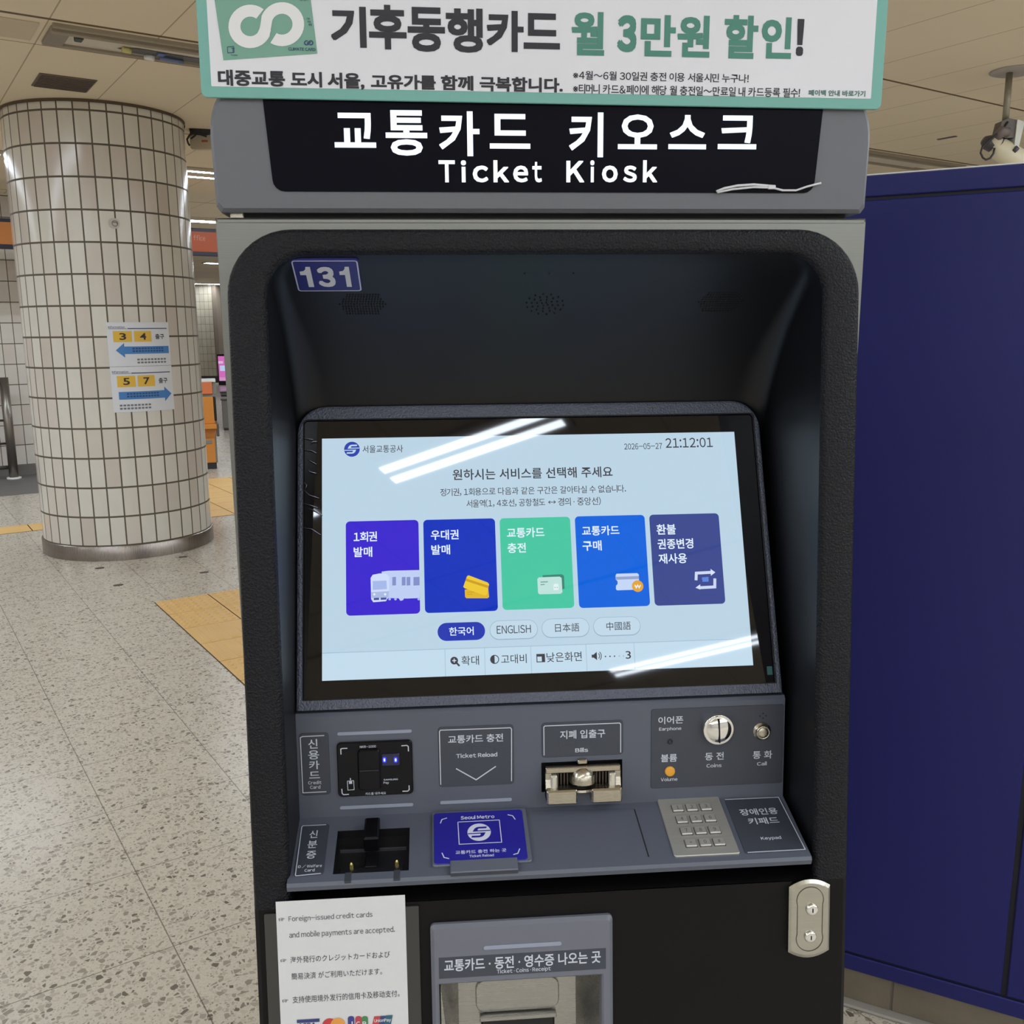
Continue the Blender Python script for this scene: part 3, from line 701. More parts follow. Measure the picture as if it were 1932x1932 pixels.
for ch, x0, x1 in (('1', 570, 594), ('3', 603, 635), ('1', 643, 665)):
    if ch == '1':
        ua, ub2, va, vb = fh(x0, 540)[0], fh(x1, 540)[0], fh(617, 541)[1], fh(617, 503)[1]; wu, hv_ = ub2-ua, vb-va
        b.poly(FST, [(ua+wu*a_, va+hv_*c_) for a_, c_ in ((.52, 0), (.95, 0), (.95, 1), (.60, 1), (.55, .88), (.40, .80), (.08, .77), (.08, .60), (.52, .60))], .0003, mat('sticker_num', (200, 202, 210), .5)); continue
    b.text(FST, ch, (fh(x0, 540)[0], fh(x1, 540)[0], fh(617, 541)[1], fh(617, 503)[1]), .0003, mat('sticker_num', (200, 202, 210), .5), .045, .1)
b.build('number_sticker', kiosk, 'navy sticker with the number 131')

# lit sign box on top
t0 = 1.6225
sign = None
b = MB()
def sgn(w, y, r=.02, top=1.742, bot=t0, cut=.0):
    p = [(-w+.006+cut, bot), (-w+.0015, bot+.006+cut)]
    for k in range(7):
        t = math.radians(180-90*k/6); p.append((-w+r+r*math.cos(t), top-.045+.045*math.sin(t)))
    for k in range(7):
        t = math.radians(90-90*k/6); p.append((w-r+r*math.cos(t), top-.045+.045*math.sin(t)))
    p += [(w-.0015, bot+.006+cut), (w-.006-cut, bot)]
    return [Vector((x, y, z)) for x, z in p]
b.loft([sgn(.346, 0.0, top=1.739, bot=t0+.004), sgn(.3495, .004), sgn(.3505, .014), sgn(.3505, .20), sgn(.348, .205)], M_SIGN, cap0=True, cap1=True)
sign = b.build('sign_housing', kiosk, 'grey rounded housing of the lit sign')
b = MB(); b.slab(FY, -.33, .33, 1.6165, t0+.004, -.19, -.012, M_GAP, 0, 0); b.build('gap_filler', kiosk)
b = MB(); F0 = Frame((0, 0, 0), (1, 0, 0), (0, 0, 1)); zl, zr = 1.6430, 1.7405
pl_ = []
for k in range(5):
    t = math.radians(180+90*k/4); pl_.append((-.2885+.012+.012*math.cos(t), zl+.012+.012*math.sin(t)))
for k in range(5):
    t = math.radians(270+90*k/4); pl_.append((.2885-.012+.012*math.cos(t), zl+.012+.012*math.sin(t)))
pl_ += [(.2945, zr), (-.2945, zr)]
b.prism(F0, pl_, -.001, .0012, mat('sign_panel_black', (9, 8, 18), .3, 0, .06)); b.build('sign_panel', sign, 'glossy black face of the sign')
M_LIT = emit('sign_lit', (228, 238, 255), 1.35)
GL = ((632, 279, 708, 214), (729, 294, 805, 209), (829, 295, 904, 211), (924, 281, 1000, 216), (1073, 297, 1138, 213), (1165, 282, 1240, 217), (1260, 282, 1333, 218), (1353, 282, 1428, 219))
b = MB()
for ch, (x0, y0, x1, y1) in zip('교통카드키오스크', GL): b.text(F0, ch, F0.box2((x0, y0), (x1, y1)), .0018, M_LIT, .022)
b.build('sign_lettering', sign, 'white lit Korean lettering')
b = MB(); L1 = (('T', 828, 858), ('i', 870, 879), ('c', 892, 921), ('k', 931, 960), ('e', 968, 996), ('t', 1004, 1022), ('K', 1068, 1102), ('i', 1113, 1121), ('o', 1135, 1165), ('s', 1175, 1201), ('k', 1212, 1240))
for ch, x0, x1 in L1:
    top = {'T': 303, 'K': 304, 'i': 303, 'k': 303, 't': 306}.get(ch, 313)
    b.text(F0, ch, F0.box2((x0, 344.5), (x1, top)), .0018, M_LIT, .03, .05)
b.build('sign_lettering', sign, 'white lit English lettering')
b = MB(); M_WC = mat('white_cable', (206, 206, 210), .4)
b.tube([F0.pt(*F0.uv(x, y), .003) for x, y in ((1350, 362), (1365, 356), (1390, 351), (1420, 349), (1455, 352))], .0014, M_WC, 6)
b.tube([F0.pt(*F0.uv(x, y), .003) for x, y in ((1352, 364), (1380, 358), (1420, 354), (1455, 355), (1475, 360), (1500, 360), (1520, 353), (1547, 346))], .0012, M_WC, 6)
b.slab(F0, F0.uv(1447, 354)[0], F0.uv(1461, 354)[0], F0.uv(1450, 358)[1], F0.uv(1450, 350)[1], .002, .0048, M_WC, .001, .0005); b.build('loose_cable', sign, 'thin white cable lying at the lower edge of the sign')
b = MB(); b.slab(F0, -.336, -.322, 1.617, 1.6245, -.05, -.01, M_NICKEL, 0, .001); b.build('bracket', sign)

# screen unit
Y0, Z0, Y1, Z1 = .0195, 1.063, .147, 1.389
FSC = Frame((0, Y0, Z0), (1, 0, 0), (0, Y1-Y0, Z1-Z0)); SL = math.hypot(Y1-Y0, Z1-Z0)
WB = .2935; XO = -.004
FSC.o.x = XO
def sring(w, v0, v1, r, wd): return [FSC.pt(u, v, wd) for u, v in rr(-w, w, v0, v1, r, 8)]
def sout(w, v1, r, wd, v0=0.0):
    p = [(-w, v0), (w, v0)]
    for k in range(9):
        t = math.radians(90*k/8); p.append((w-r+r*math.cos(t), v1-r+r*math.sin(t)))
    for k in range(9):
        t = math.radians(90+90*k/8); p.append((-w+r+r*math.cos(t), v1-r+r*math.sin(t)))
    return [FSC.pt(u, v, wd) for u, v in p]
GU, GV0, GV1 = .2855, .0118, .3535
M_BEZ = mat('screen_bezel_grain', (84, 88, 102), .4, 0, .5, .9, 420, .003)
b = MB(); IN = rr(-GU, GU, GV0, GV1, .006, 3)
def order(n=20):                                     # inner ring in step with the outer one
    p = [(-GU, GV0), (GU, GV0)]
    for k in range(9):
        t = math.radians(90*k/8); p.append((GU-.005+.005*math.cos(t), GV1-.005+.005*math.sin(t)))
    for k in range(9):
        t = math.radians(90+90*k/8); p.append((-GU+.005+.005*math.cos(t), GV1-.005+.005*math.sin(t)))
    return p
TOPV = SL+.0215
b.loft([sout(WB, TOPV, .036, -.03), sout(WB, TOPV, .036, -.004), sout(WB-.0015, TOPV-.0015, .0345, -.001), sout(WB-.004, TOPV-.004, .032, 0, .0),
        [FSC.pt(u, v, 0) for u, v in order()], [FSC.pt(u, v, -.003) for u, v in order()]], M_BEZ, cap1=False)
b.build('screen_bezel', kiosk, 'grained dark bezel round the screen')
b = MB()
o1 = order(); b.stroke(FSC, o1+[o1[0]], .0012, .0002, M_GAP); b.build('glass_gasket', kiosk)
def sp(px, py): return FSC.uv(px, py)
def sb(x0, y0, x1, y1): return FSC.box2((x0, y0), (x1, y1))
b = MB(); b.rect(FSC, -GU, GU, GV0, GV1, -.003, mat('display_border', (12, 11, 15), .03, 0, .4)); 
M_SCR = emit('ui_background', (186, 211, 228), 1.0); M_SCF = emit('ui_footer', (194, 219, 236), 1.0)
DU0, DU1, DV0, DV1 = -.2672-XO, .2556-XO, .0338, .3300
b.rect(FSC, DU0, DU1, DV0, DV1, -.0028, M_SCR)
fv = sp(1003, 1218.8)[1]
b.rect(FSC, DU0, DU1, DV0, fv, -.0027, M_SCF)
M_LINE = emit('ui_line', (160, 186, 206), 1.0)
b.rect(FSC, DU0, DU1, fv-.0004, fv+.0004, -.0026, M_LINE)
for x, y in ((840, 1250), (915, 1248), (1002.5, 1245), (1107, 1240), (1198, 1237)):
    u = sp(x, y)[0]; b.rect(FSC, u-.0003, u+.0003, DV0, fv, -.0026, M_LINE)
disp = b.build('display', kiosk, 'lit touch display behind glossy glass')
M_UI = emit('ui_text', (62, 62, 72), 1.0); M_UIW = emit('ui_white', (226, 240, 255), 1.0); M_UIB = emit('ui_blue', (44, 64, 170), 1.0)
WT = -.0020
def logo(b, F, u, v, r, w, m0, m1, ry=None):
    ry = ry or r; b.disc(F, u, v, r, w, m0, 32, ry)
    arm = [(.69, .60), (-.02, .60), (-.22, .55), (-.38, .42), (-.48, .22), (-.56, .07), (.97, .085), (.955, .19), (-.13, .19), (-.10, .33), (-.03, .40), (.63, .40)]
    for sg in (1, -1): b.poly(F, [(u+sg*x*r, v+sg*y*ry) for x, y in arm], w+.0002, m1)
b = MB(); u, v = sp(663.7, 846.8); logo(b, FSC, u, v, .0096, WT, M_UIB, M_SCR); b.text(FSC, '서울교통공사', sb(684, 854, 760, 838.5), WT, M_UI, .004); b.build('header_logo', disp)
b = MB(); b.text(FSC, '2026-05-27', sb(1178.6, 847.5, 1249.5, 835), WT, M_UI, .006, .075); b.text(FSC, '21:12:01', sb(1257, 844.5, 1344.5, 824.5), WT, M_UI, .008, .1); b.build('clock', disp)
b = MB(); b.text(FSC, '원하시는 서비스를 선택해 주세요', sb(854.3, 905.5, 1155.5, 879), WT, M_UI, .014)
b.text(FSC, '정기권, 1회용으로 다음과 같은 구간은 갈아타실 수 없습니다.', sb(830.7, 936, 1181, 914), WT, M_UI, .003, .07)
b.text(FSC, '서울역(1, 4호선, 공항철도', sb(880.4, 957.5, 1028.5, 939), WT, M_UI, .003, .07); b.text(FSC, '경의 · 중앙선)', sb(1053.6, 954, 1133.5, 936.5), WT, M_UI, .003, .07)
b.stroke(FSC, [sp(1035.5, 947), sp(1048, 946.6)], .0008, WT, M_UI); b.stroke(FSC, [sp(1038.5, 944.2), sp(1035.3, 947), sp(1038.5, 949.8)], .0008, WT, M_UI); b.stroke(FSC, [sp(1045, 943.8), sp(1048.3, 946.6), sp(1045, 949.4)], .0008, WT, M_UI); b.build('prompt_text', disp)
def button(TL, TR, BR, BL, c, lines, icon):
    b = MB(); u0, u1, v0, v1 = FSC.rect(TL, TR, BR, BL); m = emit('ui_btn_%d_%d_%d' % c, c, 1.0)
    b.slab(FSC, u0, u1, v0, v1, -.0026, -.0023, m, .005)
    for s, box in lines: b.text(FSC, s, sb(*box), WT, M_UIW, .018, .05 if '1' in s else 0)
    icon(b); o = b.build('service_button', disp)
def px(b, pts, m, w=-.0021): b.poly(FSC, [sp(*p) for p in reversed(pts)], w, m)
E_ = emit
def ic_train(b):
    A, Bc, Cc, Dk = E_('ui_tr_a', (190, 206, 244)), E_('ui_tr_b', (164, 184, 234)), E_('ui_tr_c', (128, 144, 200)), E_('ui_tr_d', (58, 76, 160))
    px(b, [(720, 1078), (732, 1076.5), (791.5, 1075), (792, 1128), (768, 1129), (735, 1128), (718, 1128)], A)
    px(b, [(699, 1090), (703, 1084), (716, 1081.5), (729, 1082), (734, 1088), (734, 1116), (733, 1126), (728, 1134), (704, 1136), (700, 1130)], E_('ui_tr_e', (206, 220, 250)), -.0020)
    px(b, [(703, 1096), (729, 1095), (730, 1111), (703, 1113)], Bc, -.0019)
    px(b, [(700, 1117), (734, 1115), (733, 1127), (701, 1128)], E_('ui_tr_f', (170, 186, 226)), -.0019)
    for x in (706, 726.5): u, v = sp(x, 1121); b.disc(FSC, u, v, .0014, -.0018, M_UIW, 10)
    px(b, [(705, 1128), (715, 1127.5), (715, 1131.5), (705, 1132)], Dk, -.0018); px(b, [(718, 1127.5), (729, 1127), (729, 1131), (718, 1131.5)], Dk, -.0018)
    for x0, x1 in ((740, 747), (758, 765), (767, 774), (780, 791.5)): px(b, [(x0, 1088.5), (x1, 1088), (x1, 1104), (x0, 1104.5)], Cc, -.0019)
    for x in (735, 746, 759, 791): u, v = sp(min(x, 790), 1130); b.disc(FSC, u, v, .0016, -.0019, Bc, 10)
    px(b, [(751, 1127), (764, 1127), (758, 1133), (755, 1133)], A, -.0018)
def ic_cards(b):
    Y1c, Y2 = E_('ui_ye_a', (236, 200, 52)), E_('ui_ye_b', (204, 158, 40))
    px(b, [(877, 1112), (921, 1108), (923, 1126), (920, 1128.5), (880, 1128.5), (877.5, 1126)], E_('ui_ye_c', (222, 180, 44)))
    px(b, [(881, 1116.5), (896, 1115.5), (896, 1117), (881, 1118)], Y2, -.0020); px(b, [(881, 1120.5), (891, 1120), (891, 1121.5), (881, 1122)], Y2, -.0020)
    px(b, [(874, 1107), (881, 1087), (884, 1085), (920, 1098.5), (923, 1102), (919, 1121), (915, 1123.5), (877, 1109.5)], Y1c, -.0019)
    px(b, [(879.5, 1091), (922.5, 1105), (921, 1109.5), (878, 1095.5)], Y2, -.0018)
def ic_green(b):
    px(b, [(1024, 1085), (1060, 1083), (1064.5, 1086), (1065.5, 1110), (1061, 1112), (1026, 1113)], E_('ui_gr_a', (58, 132, 116)))
    px(b, [(1014, 1092), (1017, 1089), (1056, 1087.5), (1060, 1090), (1061.5, 1117), (1058, 1120), (1018, 1121), (1015.5, 1118)], E_('ui_gr_b', (190, 226, 220)), -.0020)
    px(b, [(1020, 1097), (1034, 1096.3), (1034, 1098.3), (1020, 1099)], E_('ui_gr_c', (120, 160, 160)), -.0019); px(b, [(1020, 1102), (1028, 1101.5), (1028, 1103.3), (1020, 1104)], E_('ui_gr_c', (120, 160, 160)), -.0019)
    px(b, [(1044.5, 1103), (1047, 1101), (1052, 1100.7), (1054, 1103), (1054.5, 1113), (1045, 1113.5)], E_('ui_gr_d', (222, 242, 240)), -.0019)
    for x in (1047.5, 1051.5): u, v = sp(x, 1108); b.disc(FSC, u, v, .0006, -.0018, E_('ui_gr_c', (120, 160, 160)), 8)
def ic_buy(b):
    px(b, [(1162, 1085), (1164, 1082), (1203, 1081), (1206, 1083.5), (1206.5, 1112), (1165, 1113.5), (1162.5, 1111), (1162.8, 1105), (1166, 1101), (1165.5, 1096), (1162.3, 1093)], E_('ui_bu_a', (196, 214, 246)))
    px(b, [(1162.5, 1088), (1206, 1086.5), (1206, 1092), (1162.8, 1093.5)], E_('ui_bu_b', (146, 164, 204)), -.0020)
    u, v = sp(1203.7, 1105.5); b.disc(FSC, u, v, .0072, -.0019, E_('ui_bu_c', (226, 164, 54)), 24)
    b.stroke(FSC, [sp(1198.5, 1103), sp(1201, 1109), sp(1203.7, 1103.5), sp(1206.5, 1109), sp(1209, 1103)], .0011, -.0018, M_UIW); b.stroke(FSC, [sp(1197.5, 1105.8), sp(1210, 1105.3)], .0006, -.0018, M_UIW)
def ic_ret(b):
    m = E_('ui_re_a', (204, 216, 242)); m2 = E_('ui_re_b', (214, 226, 248))
    b.stroke(FSC, [sp(1314, 1094.5), sp(1314.5, 1081), sp(1342, 1079.5)], .0036, -.0020, m); px(b, [(1341.5, 1073), (1350.5, 1079.5), (1342, 1086)], m2, -.0020)
    b.stroke(FSC, [sp(1349.5, 1091), sp(1349.5, 1107), sp(1321, 1108.5)], .0036, -.0020, m); px(b, [(1322, 1102), (1313, 1108.5), (1322, 1112)], m2, -.0020)
    px(b, [(1325, 1089), (1337.5, 1088), (1338, 1097), (1325.5, 1097.5), (1326.5, 1095), (1325.3, 1093)], E_('ui_re_c', (92, 130, 220)), -.0020)
button((651.8, 982.8), (789.2, 980.7), (792.8, 1157), (653, 1161.9), (56, 34, 206), (('1회권', (667, 1022, 711, 1002)), ('발매', (667, 1051, 702, 1031))), ic_train)
button((798.3, 980), (933.9, 977.6), (939.8, 1152), (801.9, 1156.7), (4, 50, 190), (('우대권', (813, 1018.5, 865, 998.5)), ('발매', (814, 1046.5, 849, 1027))), ic_cards)
button((942.4, 976.8), (1075.6, 974.8), (1084.4, 1145.8), (948.9, 1151.5), (70, 198, 162), (('교통카드', (957, 1014.5, 1027, 994)), ('충전', (958, 1043, 992, 1023.5))), ic_green)
button((1084.9, 973.5), (1216.9, 970.9), (1227.2, 1143), (1093.2, 1146.9), (0, 98, 222), (('교통카드', (1099, 1010.5, 1168.5, 990.5)), ('구매', (1100, 1039, 1135, 1019))), ic_buy)
button((1225.7, 970.4), (1357.1, 967.8), (1369.3, 1138.6), (1236, 1142.7), (56, 72, 142), (('환불', (1240, 1008.5, 1275, 988)), ('권종변경', (1242, 1036, 1308, 1015)), ('재사용', (1244, 1063.5, 1296, 1043))), ic_ret)
for k, (cx, cy, s, wd, asc) in enumerate(((870.5, 1191, '한국어', 46, 0), (969.6, 1187.5, 'ENGLISH', 64, .1), (1067.5, 1184, '日本語', 45, 0), (1164.6, 1181, '中國語', 45, 0))):
    b = MB(); u, v = sp(cx, cy); hw, hh = .0292, .0113
    if k: b.slab(FSC, u-hw, u+hw, v-hh-.0006, v+hh, -.0026, -.00255, emit('ui_pill_edge', (148, 172, 194)), .0113)
    b.slab(FSC, u-hw+.0005, u+hw-.0005, v-hh+.0004, v+hh-.0005, -.0026, -.0024, emit('ui_pill_on', (34, 56, 176)) if not k else emit('ui_pill', (192, 216, 233)), .0113)
    dx = 3 if k > 1 else 0
    b.text(FSC, s, sb(cx-wd/2+dx, cy+8.5-.2*(k == 1), cx+wd/2+dx, cy-9+k*.0), WT, M_UIW if not k else M_UI, .012 if not k else .002, asc); b.build('language_button', disp)
b = MB()
def foot(s, x0, y0, x1, y1): b.text(FSC, s, sb(x0, y0, x1, y1), WT, M_UI, .003)
u, v = sp(857, 1246.3); b.disc(FSC, u, v, .0046, -.0022, M_UI); b.stroke(FSC, [(u+.002, v-.002), (u+.0062, v-.0066)], .0022, -.0022, M_UI)
b.stroke(FSC, [(u-.0024, v), (u+.0024, v)], .0012, WT, M_SCF); b.stroke(FSC, [(u, v-.0024), (u, v+.0024)], .0012, WT+.0001, M_SCF); foot('확대', 871, 1255.5, 903.5, 1236.5)
u, v = sp(933.4, 1244); b.ring(FSC, u, v, .0044, .0054, -.0022, M_UI); b.ring(FSC, u, v, 0, .0048, -.0021, M_UI, 90, 270); foot('고대비', 946, 1252.5, 993.5, 1233.5)
u, v = sp(1020.6, 1241.5); b.rect(FSC, u-.0052, u+.0052, v-.005, v+.005, -.0023, M_UI); b.rect(FSC, u-.0042, u+.0012, v-.004, v+.0018, -.0022, M_SCF); foot('낮은화면', 1032, 1249.5, 1097.5, 1229)
u, v = sp(1124, 1237.7); b.poly(FSC, [(u-.0046, v-.0018), (u-.0022, v-.0018), (u+.0018, v-.005), (u+.0018, v+.005), (u-.0022, v+.0018), (u-.0046, v+.0018)], -.0022, M_UI)
for r in (.004, .0062): b.ring(FSC, u+.0006, v, r, r+.0009, -.0022, M_UI, -45, 45, 8)
for k, x in enumerate((1143, 1151.5, 1160, 1169, 1177)): u, v = sp(x, 1238.5-.07*(x-1143)*.5); b.disc(FSC, u, v, .0009, -.0022, M_UI if k < 3 else M_LINE, 10)
b.text(FSC, '3', sb(1181.5, 1243, 1190.5, 1228), WT, M_UI, .004); b.build('footer_menu', disp)
# wrinkles of the protective film at the left edge of the glass
b = MB(); M_FILM = mat('film_wrinkle', (150, 150, 172), .12, .7)
for L in (((573, 826), (582, 828), (591, 829)), ((584, 836), (590, 833), (598, 833)), ((573, 848), (588, 850), (597, 855)), ((580, 866), (586, 870), (597, 876)), ((580, 884), (585, 890), (597, 893)), ((573, 910), (579, 915), (577, 921)),
          ((574, 925), (584, 934), (602, 940)), ((573, 950), (588, 954), (600, 958)), ((582, 959), (594, 964), (609, 973)), ((573, 996), (588, 998), (605, 1009))):
    b.tube([FSC.pt(*sp(*p), .0003) for p in L], [.0003, .0006, .0004], M_FILM, 6)
b.build('film_wrinkles', kiosk, 'wrinkled protective film at the left of the screen')
b = MB(); u0, u1, v0, v1 = FSC.rect((1448, 1257), (1458, 1257), (1459, 1273), (1449, 1273)); b.rect(FSC, u0, u1, v0, v1, -.0026, mat('green_tab', (36, 84, 84), .5)); b.build('green_tab', kiosk)

# console: upper upright plate and lower sloping shelf
YC, ZC = .0141, .9293; YT, ZTp = .0220, 1.0575; YL, ZL = -.084, .9027
FU = Frame((XO, YC, ZC), (1, 0, 0), (0, YT-YC, ZTp-ZC)); FLo = Frame((XO, YL, ZL), (1, 0, 0), (0, YC-YL, ZC-ZL))
HU = math.hypot(YT-YC, ZTp-ZC); HL = math.hypot(YC-YL, ZC-ZL)
b = MB(); Wc = .297
ur = FLo.rect((633, 1569), (774, 1560.6), (770.5, 1642), (632.4, 1649.3))      # opening of the document reader
bs = FU.rect((1021, 1438), (1174.4, 1433.4), (1173.5, 1488), (1021.9, 1494))   # opening of the bill slot
def plate_with_hole(F, u0, u1, v0, v1, h, m):
    a, c, d, e = h
    b.rect(F, u0, a, v0, v1, 0, m); b.rect(F, c, u1, v0, v1, 0, m); b.rect(F, a, c, v0, d, 0, m); b.rect(F, a, c, e, v1, 0, m)
plate_with_hole(FU, -Wc, Wc, 0, HU-.004, bs, M_CON); plate_with_hole(FLo, -Wc, Wc, .003, HL, ur, M_CON)
def strip(p, q_): b.add([Vector((XO-Wc, *p)), Vector((XO+Wc, *p)), Vector((XO+Wc, *q_)), Vector((XO-Wc, *q_))], [(0, 1, 2, 3)], M_CON)
t1 = FU.pt(0, HU-.004); t2 = FU.pt(0, HU, -.003)
strip((t1.y, t1.z), (t2.y, t2.z)); strip((t2.y, t2.z), (t2.y+.03, t2.z+.001))
l1 = FLo.pt(0, .003); l2 = FLo.pt(0, 0, -.003)
strip((l2.y, l2.z), (l1.y, l1.z)); strip((l2.y+.002, l2.z-.006), (l2.y, l2.z)); strip((l2.y+.1, l2.z-.006), (l2.y+.002, l2.z-.006))
for s in (-1, 1):
    x = XO+s*Wc; pr = [(t2.y+.03, t2.z), (t2.y, t2.z), (t1.y, t1.z), (YC, ZC), (l1.y, l1.z), (l2.y, l2.z), (l2.y+.002, l2.z-.006), (t2.y+.03, l2.z-.006)]
    b.add([Vector((x, y, z)) for y, z in pr], [tuple(range(len(pr)))], M_CON)
console = b.build('console', kiosk, 'grey operating console below the screen')
def uu(px, py): return FU.uv(px, py)
def lo(px, py): return FLo.uv(px, py)
LW = .0010
def lplate(F, c, r=.004, m=None): 
    b = MB(); u0, u1, v0, v1 = F.rect(*c); b.slab(F, u0, u1, v0, v1, 0, LW, m or M_LAB, r, .0004); return b
def tx(b, F, s, x0, y0, x1, y1, bold=.014, lat=0, m=None): b.text(F, s, F.box2((x0, y0), (x1, y1)), LW+.0003, m or M_PRT, bold, lat)
def br(b, F, pts, wd=.0011): b.stroke(F, [F.uv(*p) for p in pts], wd, LW+.0003, M_PRT)
def braille(b, F, x0, y0, x1, y1, n):
    for k in range(n):
        for j in range(3):
            if (k*7+j*3) % 4 != 1:
                u, v = F.uv(x0+(x1-x0)*k/max(1, n-1), y0+(y1-y0)*k/max(1, n-1)+j*4.0); b.lathe(F, u, v, [(.0006, LW), (.0003, LW+.0005)], M_BRL, 6)
# credit card label
b = lplate(FU, ((564.8, 1383.4), (620, 1381.4), (624.4, 1497), (569.8, 1501.4)))
br(b, FU, ((612, 1387), (571, 1389), (566.8, 1391), (571.8, 1495), (616, 1492.8)))
for ch, x0, y0, x1, y1 in (('신', 582, 1412, 599, 1393.5), ('용', 582, 1432.5, 602, 1414.5), ('카', 583.5, 1451, 602.5, 1434), ('드', 584, 1468, 603.5, 1454.5)): tx(b, FU, ch, x0, y0, x1, y1)
tx(b, FU, 'Credit', 581.8, 1479.3, 606.8, 1471.8, .02, .07); tx(b, FU, 'Card', 585.3, 1487.8, 604.5, 1480.5, .02, .07)
for k in range(4): braille(b, FU, 605, 1396+19*k, 611, 1396+19*k, 2)
b.build('credit_card_label', kiosk)
# light bars
def bar(F, c, x0, y0, x1, y1, h):
    a, d = F.uv(x0, y0), F.uv(x1, y1); v = (a[1]+d[1])/2; b = MB(); b.slab(F, a[0], d[0], v-h/2, v+h/2, 0, .0012, M_BAR, h/2, .0005); b.build('guide_light', kiosk, c)
bar(FU, 'pale bar above the card reader', 636, 1384.2, 777, 1379.6, .0042); bar(FU, 'pale bar below the card reader', 641, 1524.5, 779.7, 1517.6, .0042); bar(FU, 'pale bar below the reload label', 829.9, 1515, 966, 1507.6, .0042)
# contactless card reader
M_RD = mat('reader_black', (13, 12, 16), .25, 0, .2)
b = MB(); u0, u1, v0, v1 = FU.rect((635.6, 1400.8), (778.4, 1393.9), (779.2, 1495.2), (638.6, 1502.2)); b.slab(FU, u0, u1, v0, v1, 0, .004, M_RD, .005, .001)
RW = .0043
def rs(pts, wd=.0012): b.stroke(FU, [FU.uv(*p) for p in pts], wd, RW, M_PRT)
rs(((644, 1421), (643.5, 1411), (646, 1409.6), (656, 1409.3))); rs(((757.5, 1404.6), (768, 1403.8), (770.5, 1406), (770.8, 1415))); rs(((645.5, 1485.5), (646.3, 1494), (648.8, 1496.5), (659, 1495.8))); rs(((772, 1479), (772.3, 1487), (769.5, 1489.8), (759.5, 1490)))
def rt(s, x0, y0, x1, y1, bold, lat): b.text(FU, s, FU.box2((x0, y0), (x1, y1)), RW, M_PRT, bold, lat)
rt('NKR-1000', 679.5, 1409, 709.5, 1403.3, .01, .06); rt('SAMSUNG', 724, 1470, 751, 1465.8, .03, .08); rt('Pay', 724, 1477.3, 734.2, 1471.6, .02, .07); rt('카드를 대주세요', 690, 1497.5, 728.5, 1490.8, .008, 0)
rs(((656, 1471), (667.8, 1470), (668.8, 1487), (657, 1488), (656, 1471)), .0007); u, v = FU.uv(662, 1473.7); b.rect(FU, u-.0018, u+.0018, v-.0016, v+.0016, RW, M_PRT); b.rect(FU, u-.0006, u+.0006, v+.003, v+.0055, RW, M_PRT)
reader = b.build('card_reader', kiosk, 'glossy black contactless card reader')
b = MB(); u0, u1, v0, v1 = FU.rect((675, 1412), (718, 1409.5), (719, 1485), (677, 1487.5)); b.slab(FU, u0, u1, v0, v1, .004, .0075, M_RD, .004, .0015)
v = (v0+v1)/2; b.slab(FU, u0+.002, u1-.002, v-.001, v+.0005, .0075, .009, mat('reader_rib', (40, 40, 46), .3), 0, .0004); b.build('card_slot', reader)
b = MB(); u0, u1, v0, v1 = FU.rect((720, 1420), (754, 1418), (755, 1441), (721, 1443)); b.slab(FU, u0, u1, v0, v1, .004, .0052, mat('led_window', (26, 26, 62), .15), .002, .0006); b.build('led_window', reader)
for x in (725.8, 746.9):
    b = MB(); u, v = FU.uv(x, 1430.3); b.slab(FU, u-.0022, u+.0022, v-.0036, v+.0036, .0052, .0055, emit('led_blue', (30, 30, 255), 2.2), .0022); b.slab(FU, u-.0010, u+.0010, v-.0019, v+.0019, .0055, .0058, emit('led_core', (150, 190, 255), 2.5), .0008); b.build('status_light', reader, 'glowing blue light')
# ticket reload label
b = lplate(FU, ((826.9, 1371), (968.5, 1367), (969.8, 1478.6), (828, 1484.5)))
br(b, FU, ((831.5, 1479.8), (829, 1380), (831, 1377), (963, 1372.4), (965, 1375), (965, 1473))); tx(b, FU, '교통카드 충전', 845.5, 1402.5, 948.8, 1383, .016); tx(b, FU, 'Ticket Reload', 861, 1429.7, 938, 1418, .025, .07)
br(b, FU, ((860.4, 1449.3), (898.2, 1470.4), (935.5, 1445)), .0014); braille(b, FU, 842, 1407, 950, 1402, 14); b.build('reload_label', kiosk)
# bill slot
b = lplate(FU, ((1021.9, 1362.6), (1175.3, 1359), (1175.3, 1422.5), (1021.9, 1429.2)))
br(b, FU, ((1026.3, 1424.5), (1025.8, 1371), (1028, 1369), (1168.5, 1363.4), (1170.6, 1365.5), (1170.6, 1419))); tx(b, FU, '지폐 입출구', 1056.4, 1394, 1141.5, 1374.5, .014); tx(b, FU, 'Bills', 1085, 1418.8, 1109.3, 1409.5, .025, .07)
braille(b, FU, 1056, 1398, 1115, 1396, 9); b.build('bill_label', kiosk)
b = MB(); a, c, d, e = bs; M_SLOT = mat('slot_black', (12, 12, 13), .5)
b.loft([[FU.pt(u, v, 0) for u, v in rr(a, c, d, e, 0)], [FU.pt(u, v, -.02) for u, v in rr(a, c, d, e, 0)]], M_SLOT)
b.build('slot_cavity', kiosk)
b = MB(); B0, B1 = a+.004, c-.004; mid = (B0+B1)/2; Hs = e-d
bill = thing  # (name kept free)
def cheek(u0, u1):                                   # curved side wall of the metal mouth
    prof = [(e-.004, 0), (e-.006, .010), (e-.018, .009), (e-.028, .012), (d-.004, .020), (d-.004, 0)]
    b.loft([[FU.pt(u0, v, w) for v, w in prof], [FU.pt(u1, v, w) for v, w in prof]], M_NICKEL, cap0=True)
cheek(B0, B0+.007); cheek(B1-.007, B1)
b.slab(FU, B0, B1, e-.010, e-.003, -.002, .011, M_NICKEL, .001, .001)
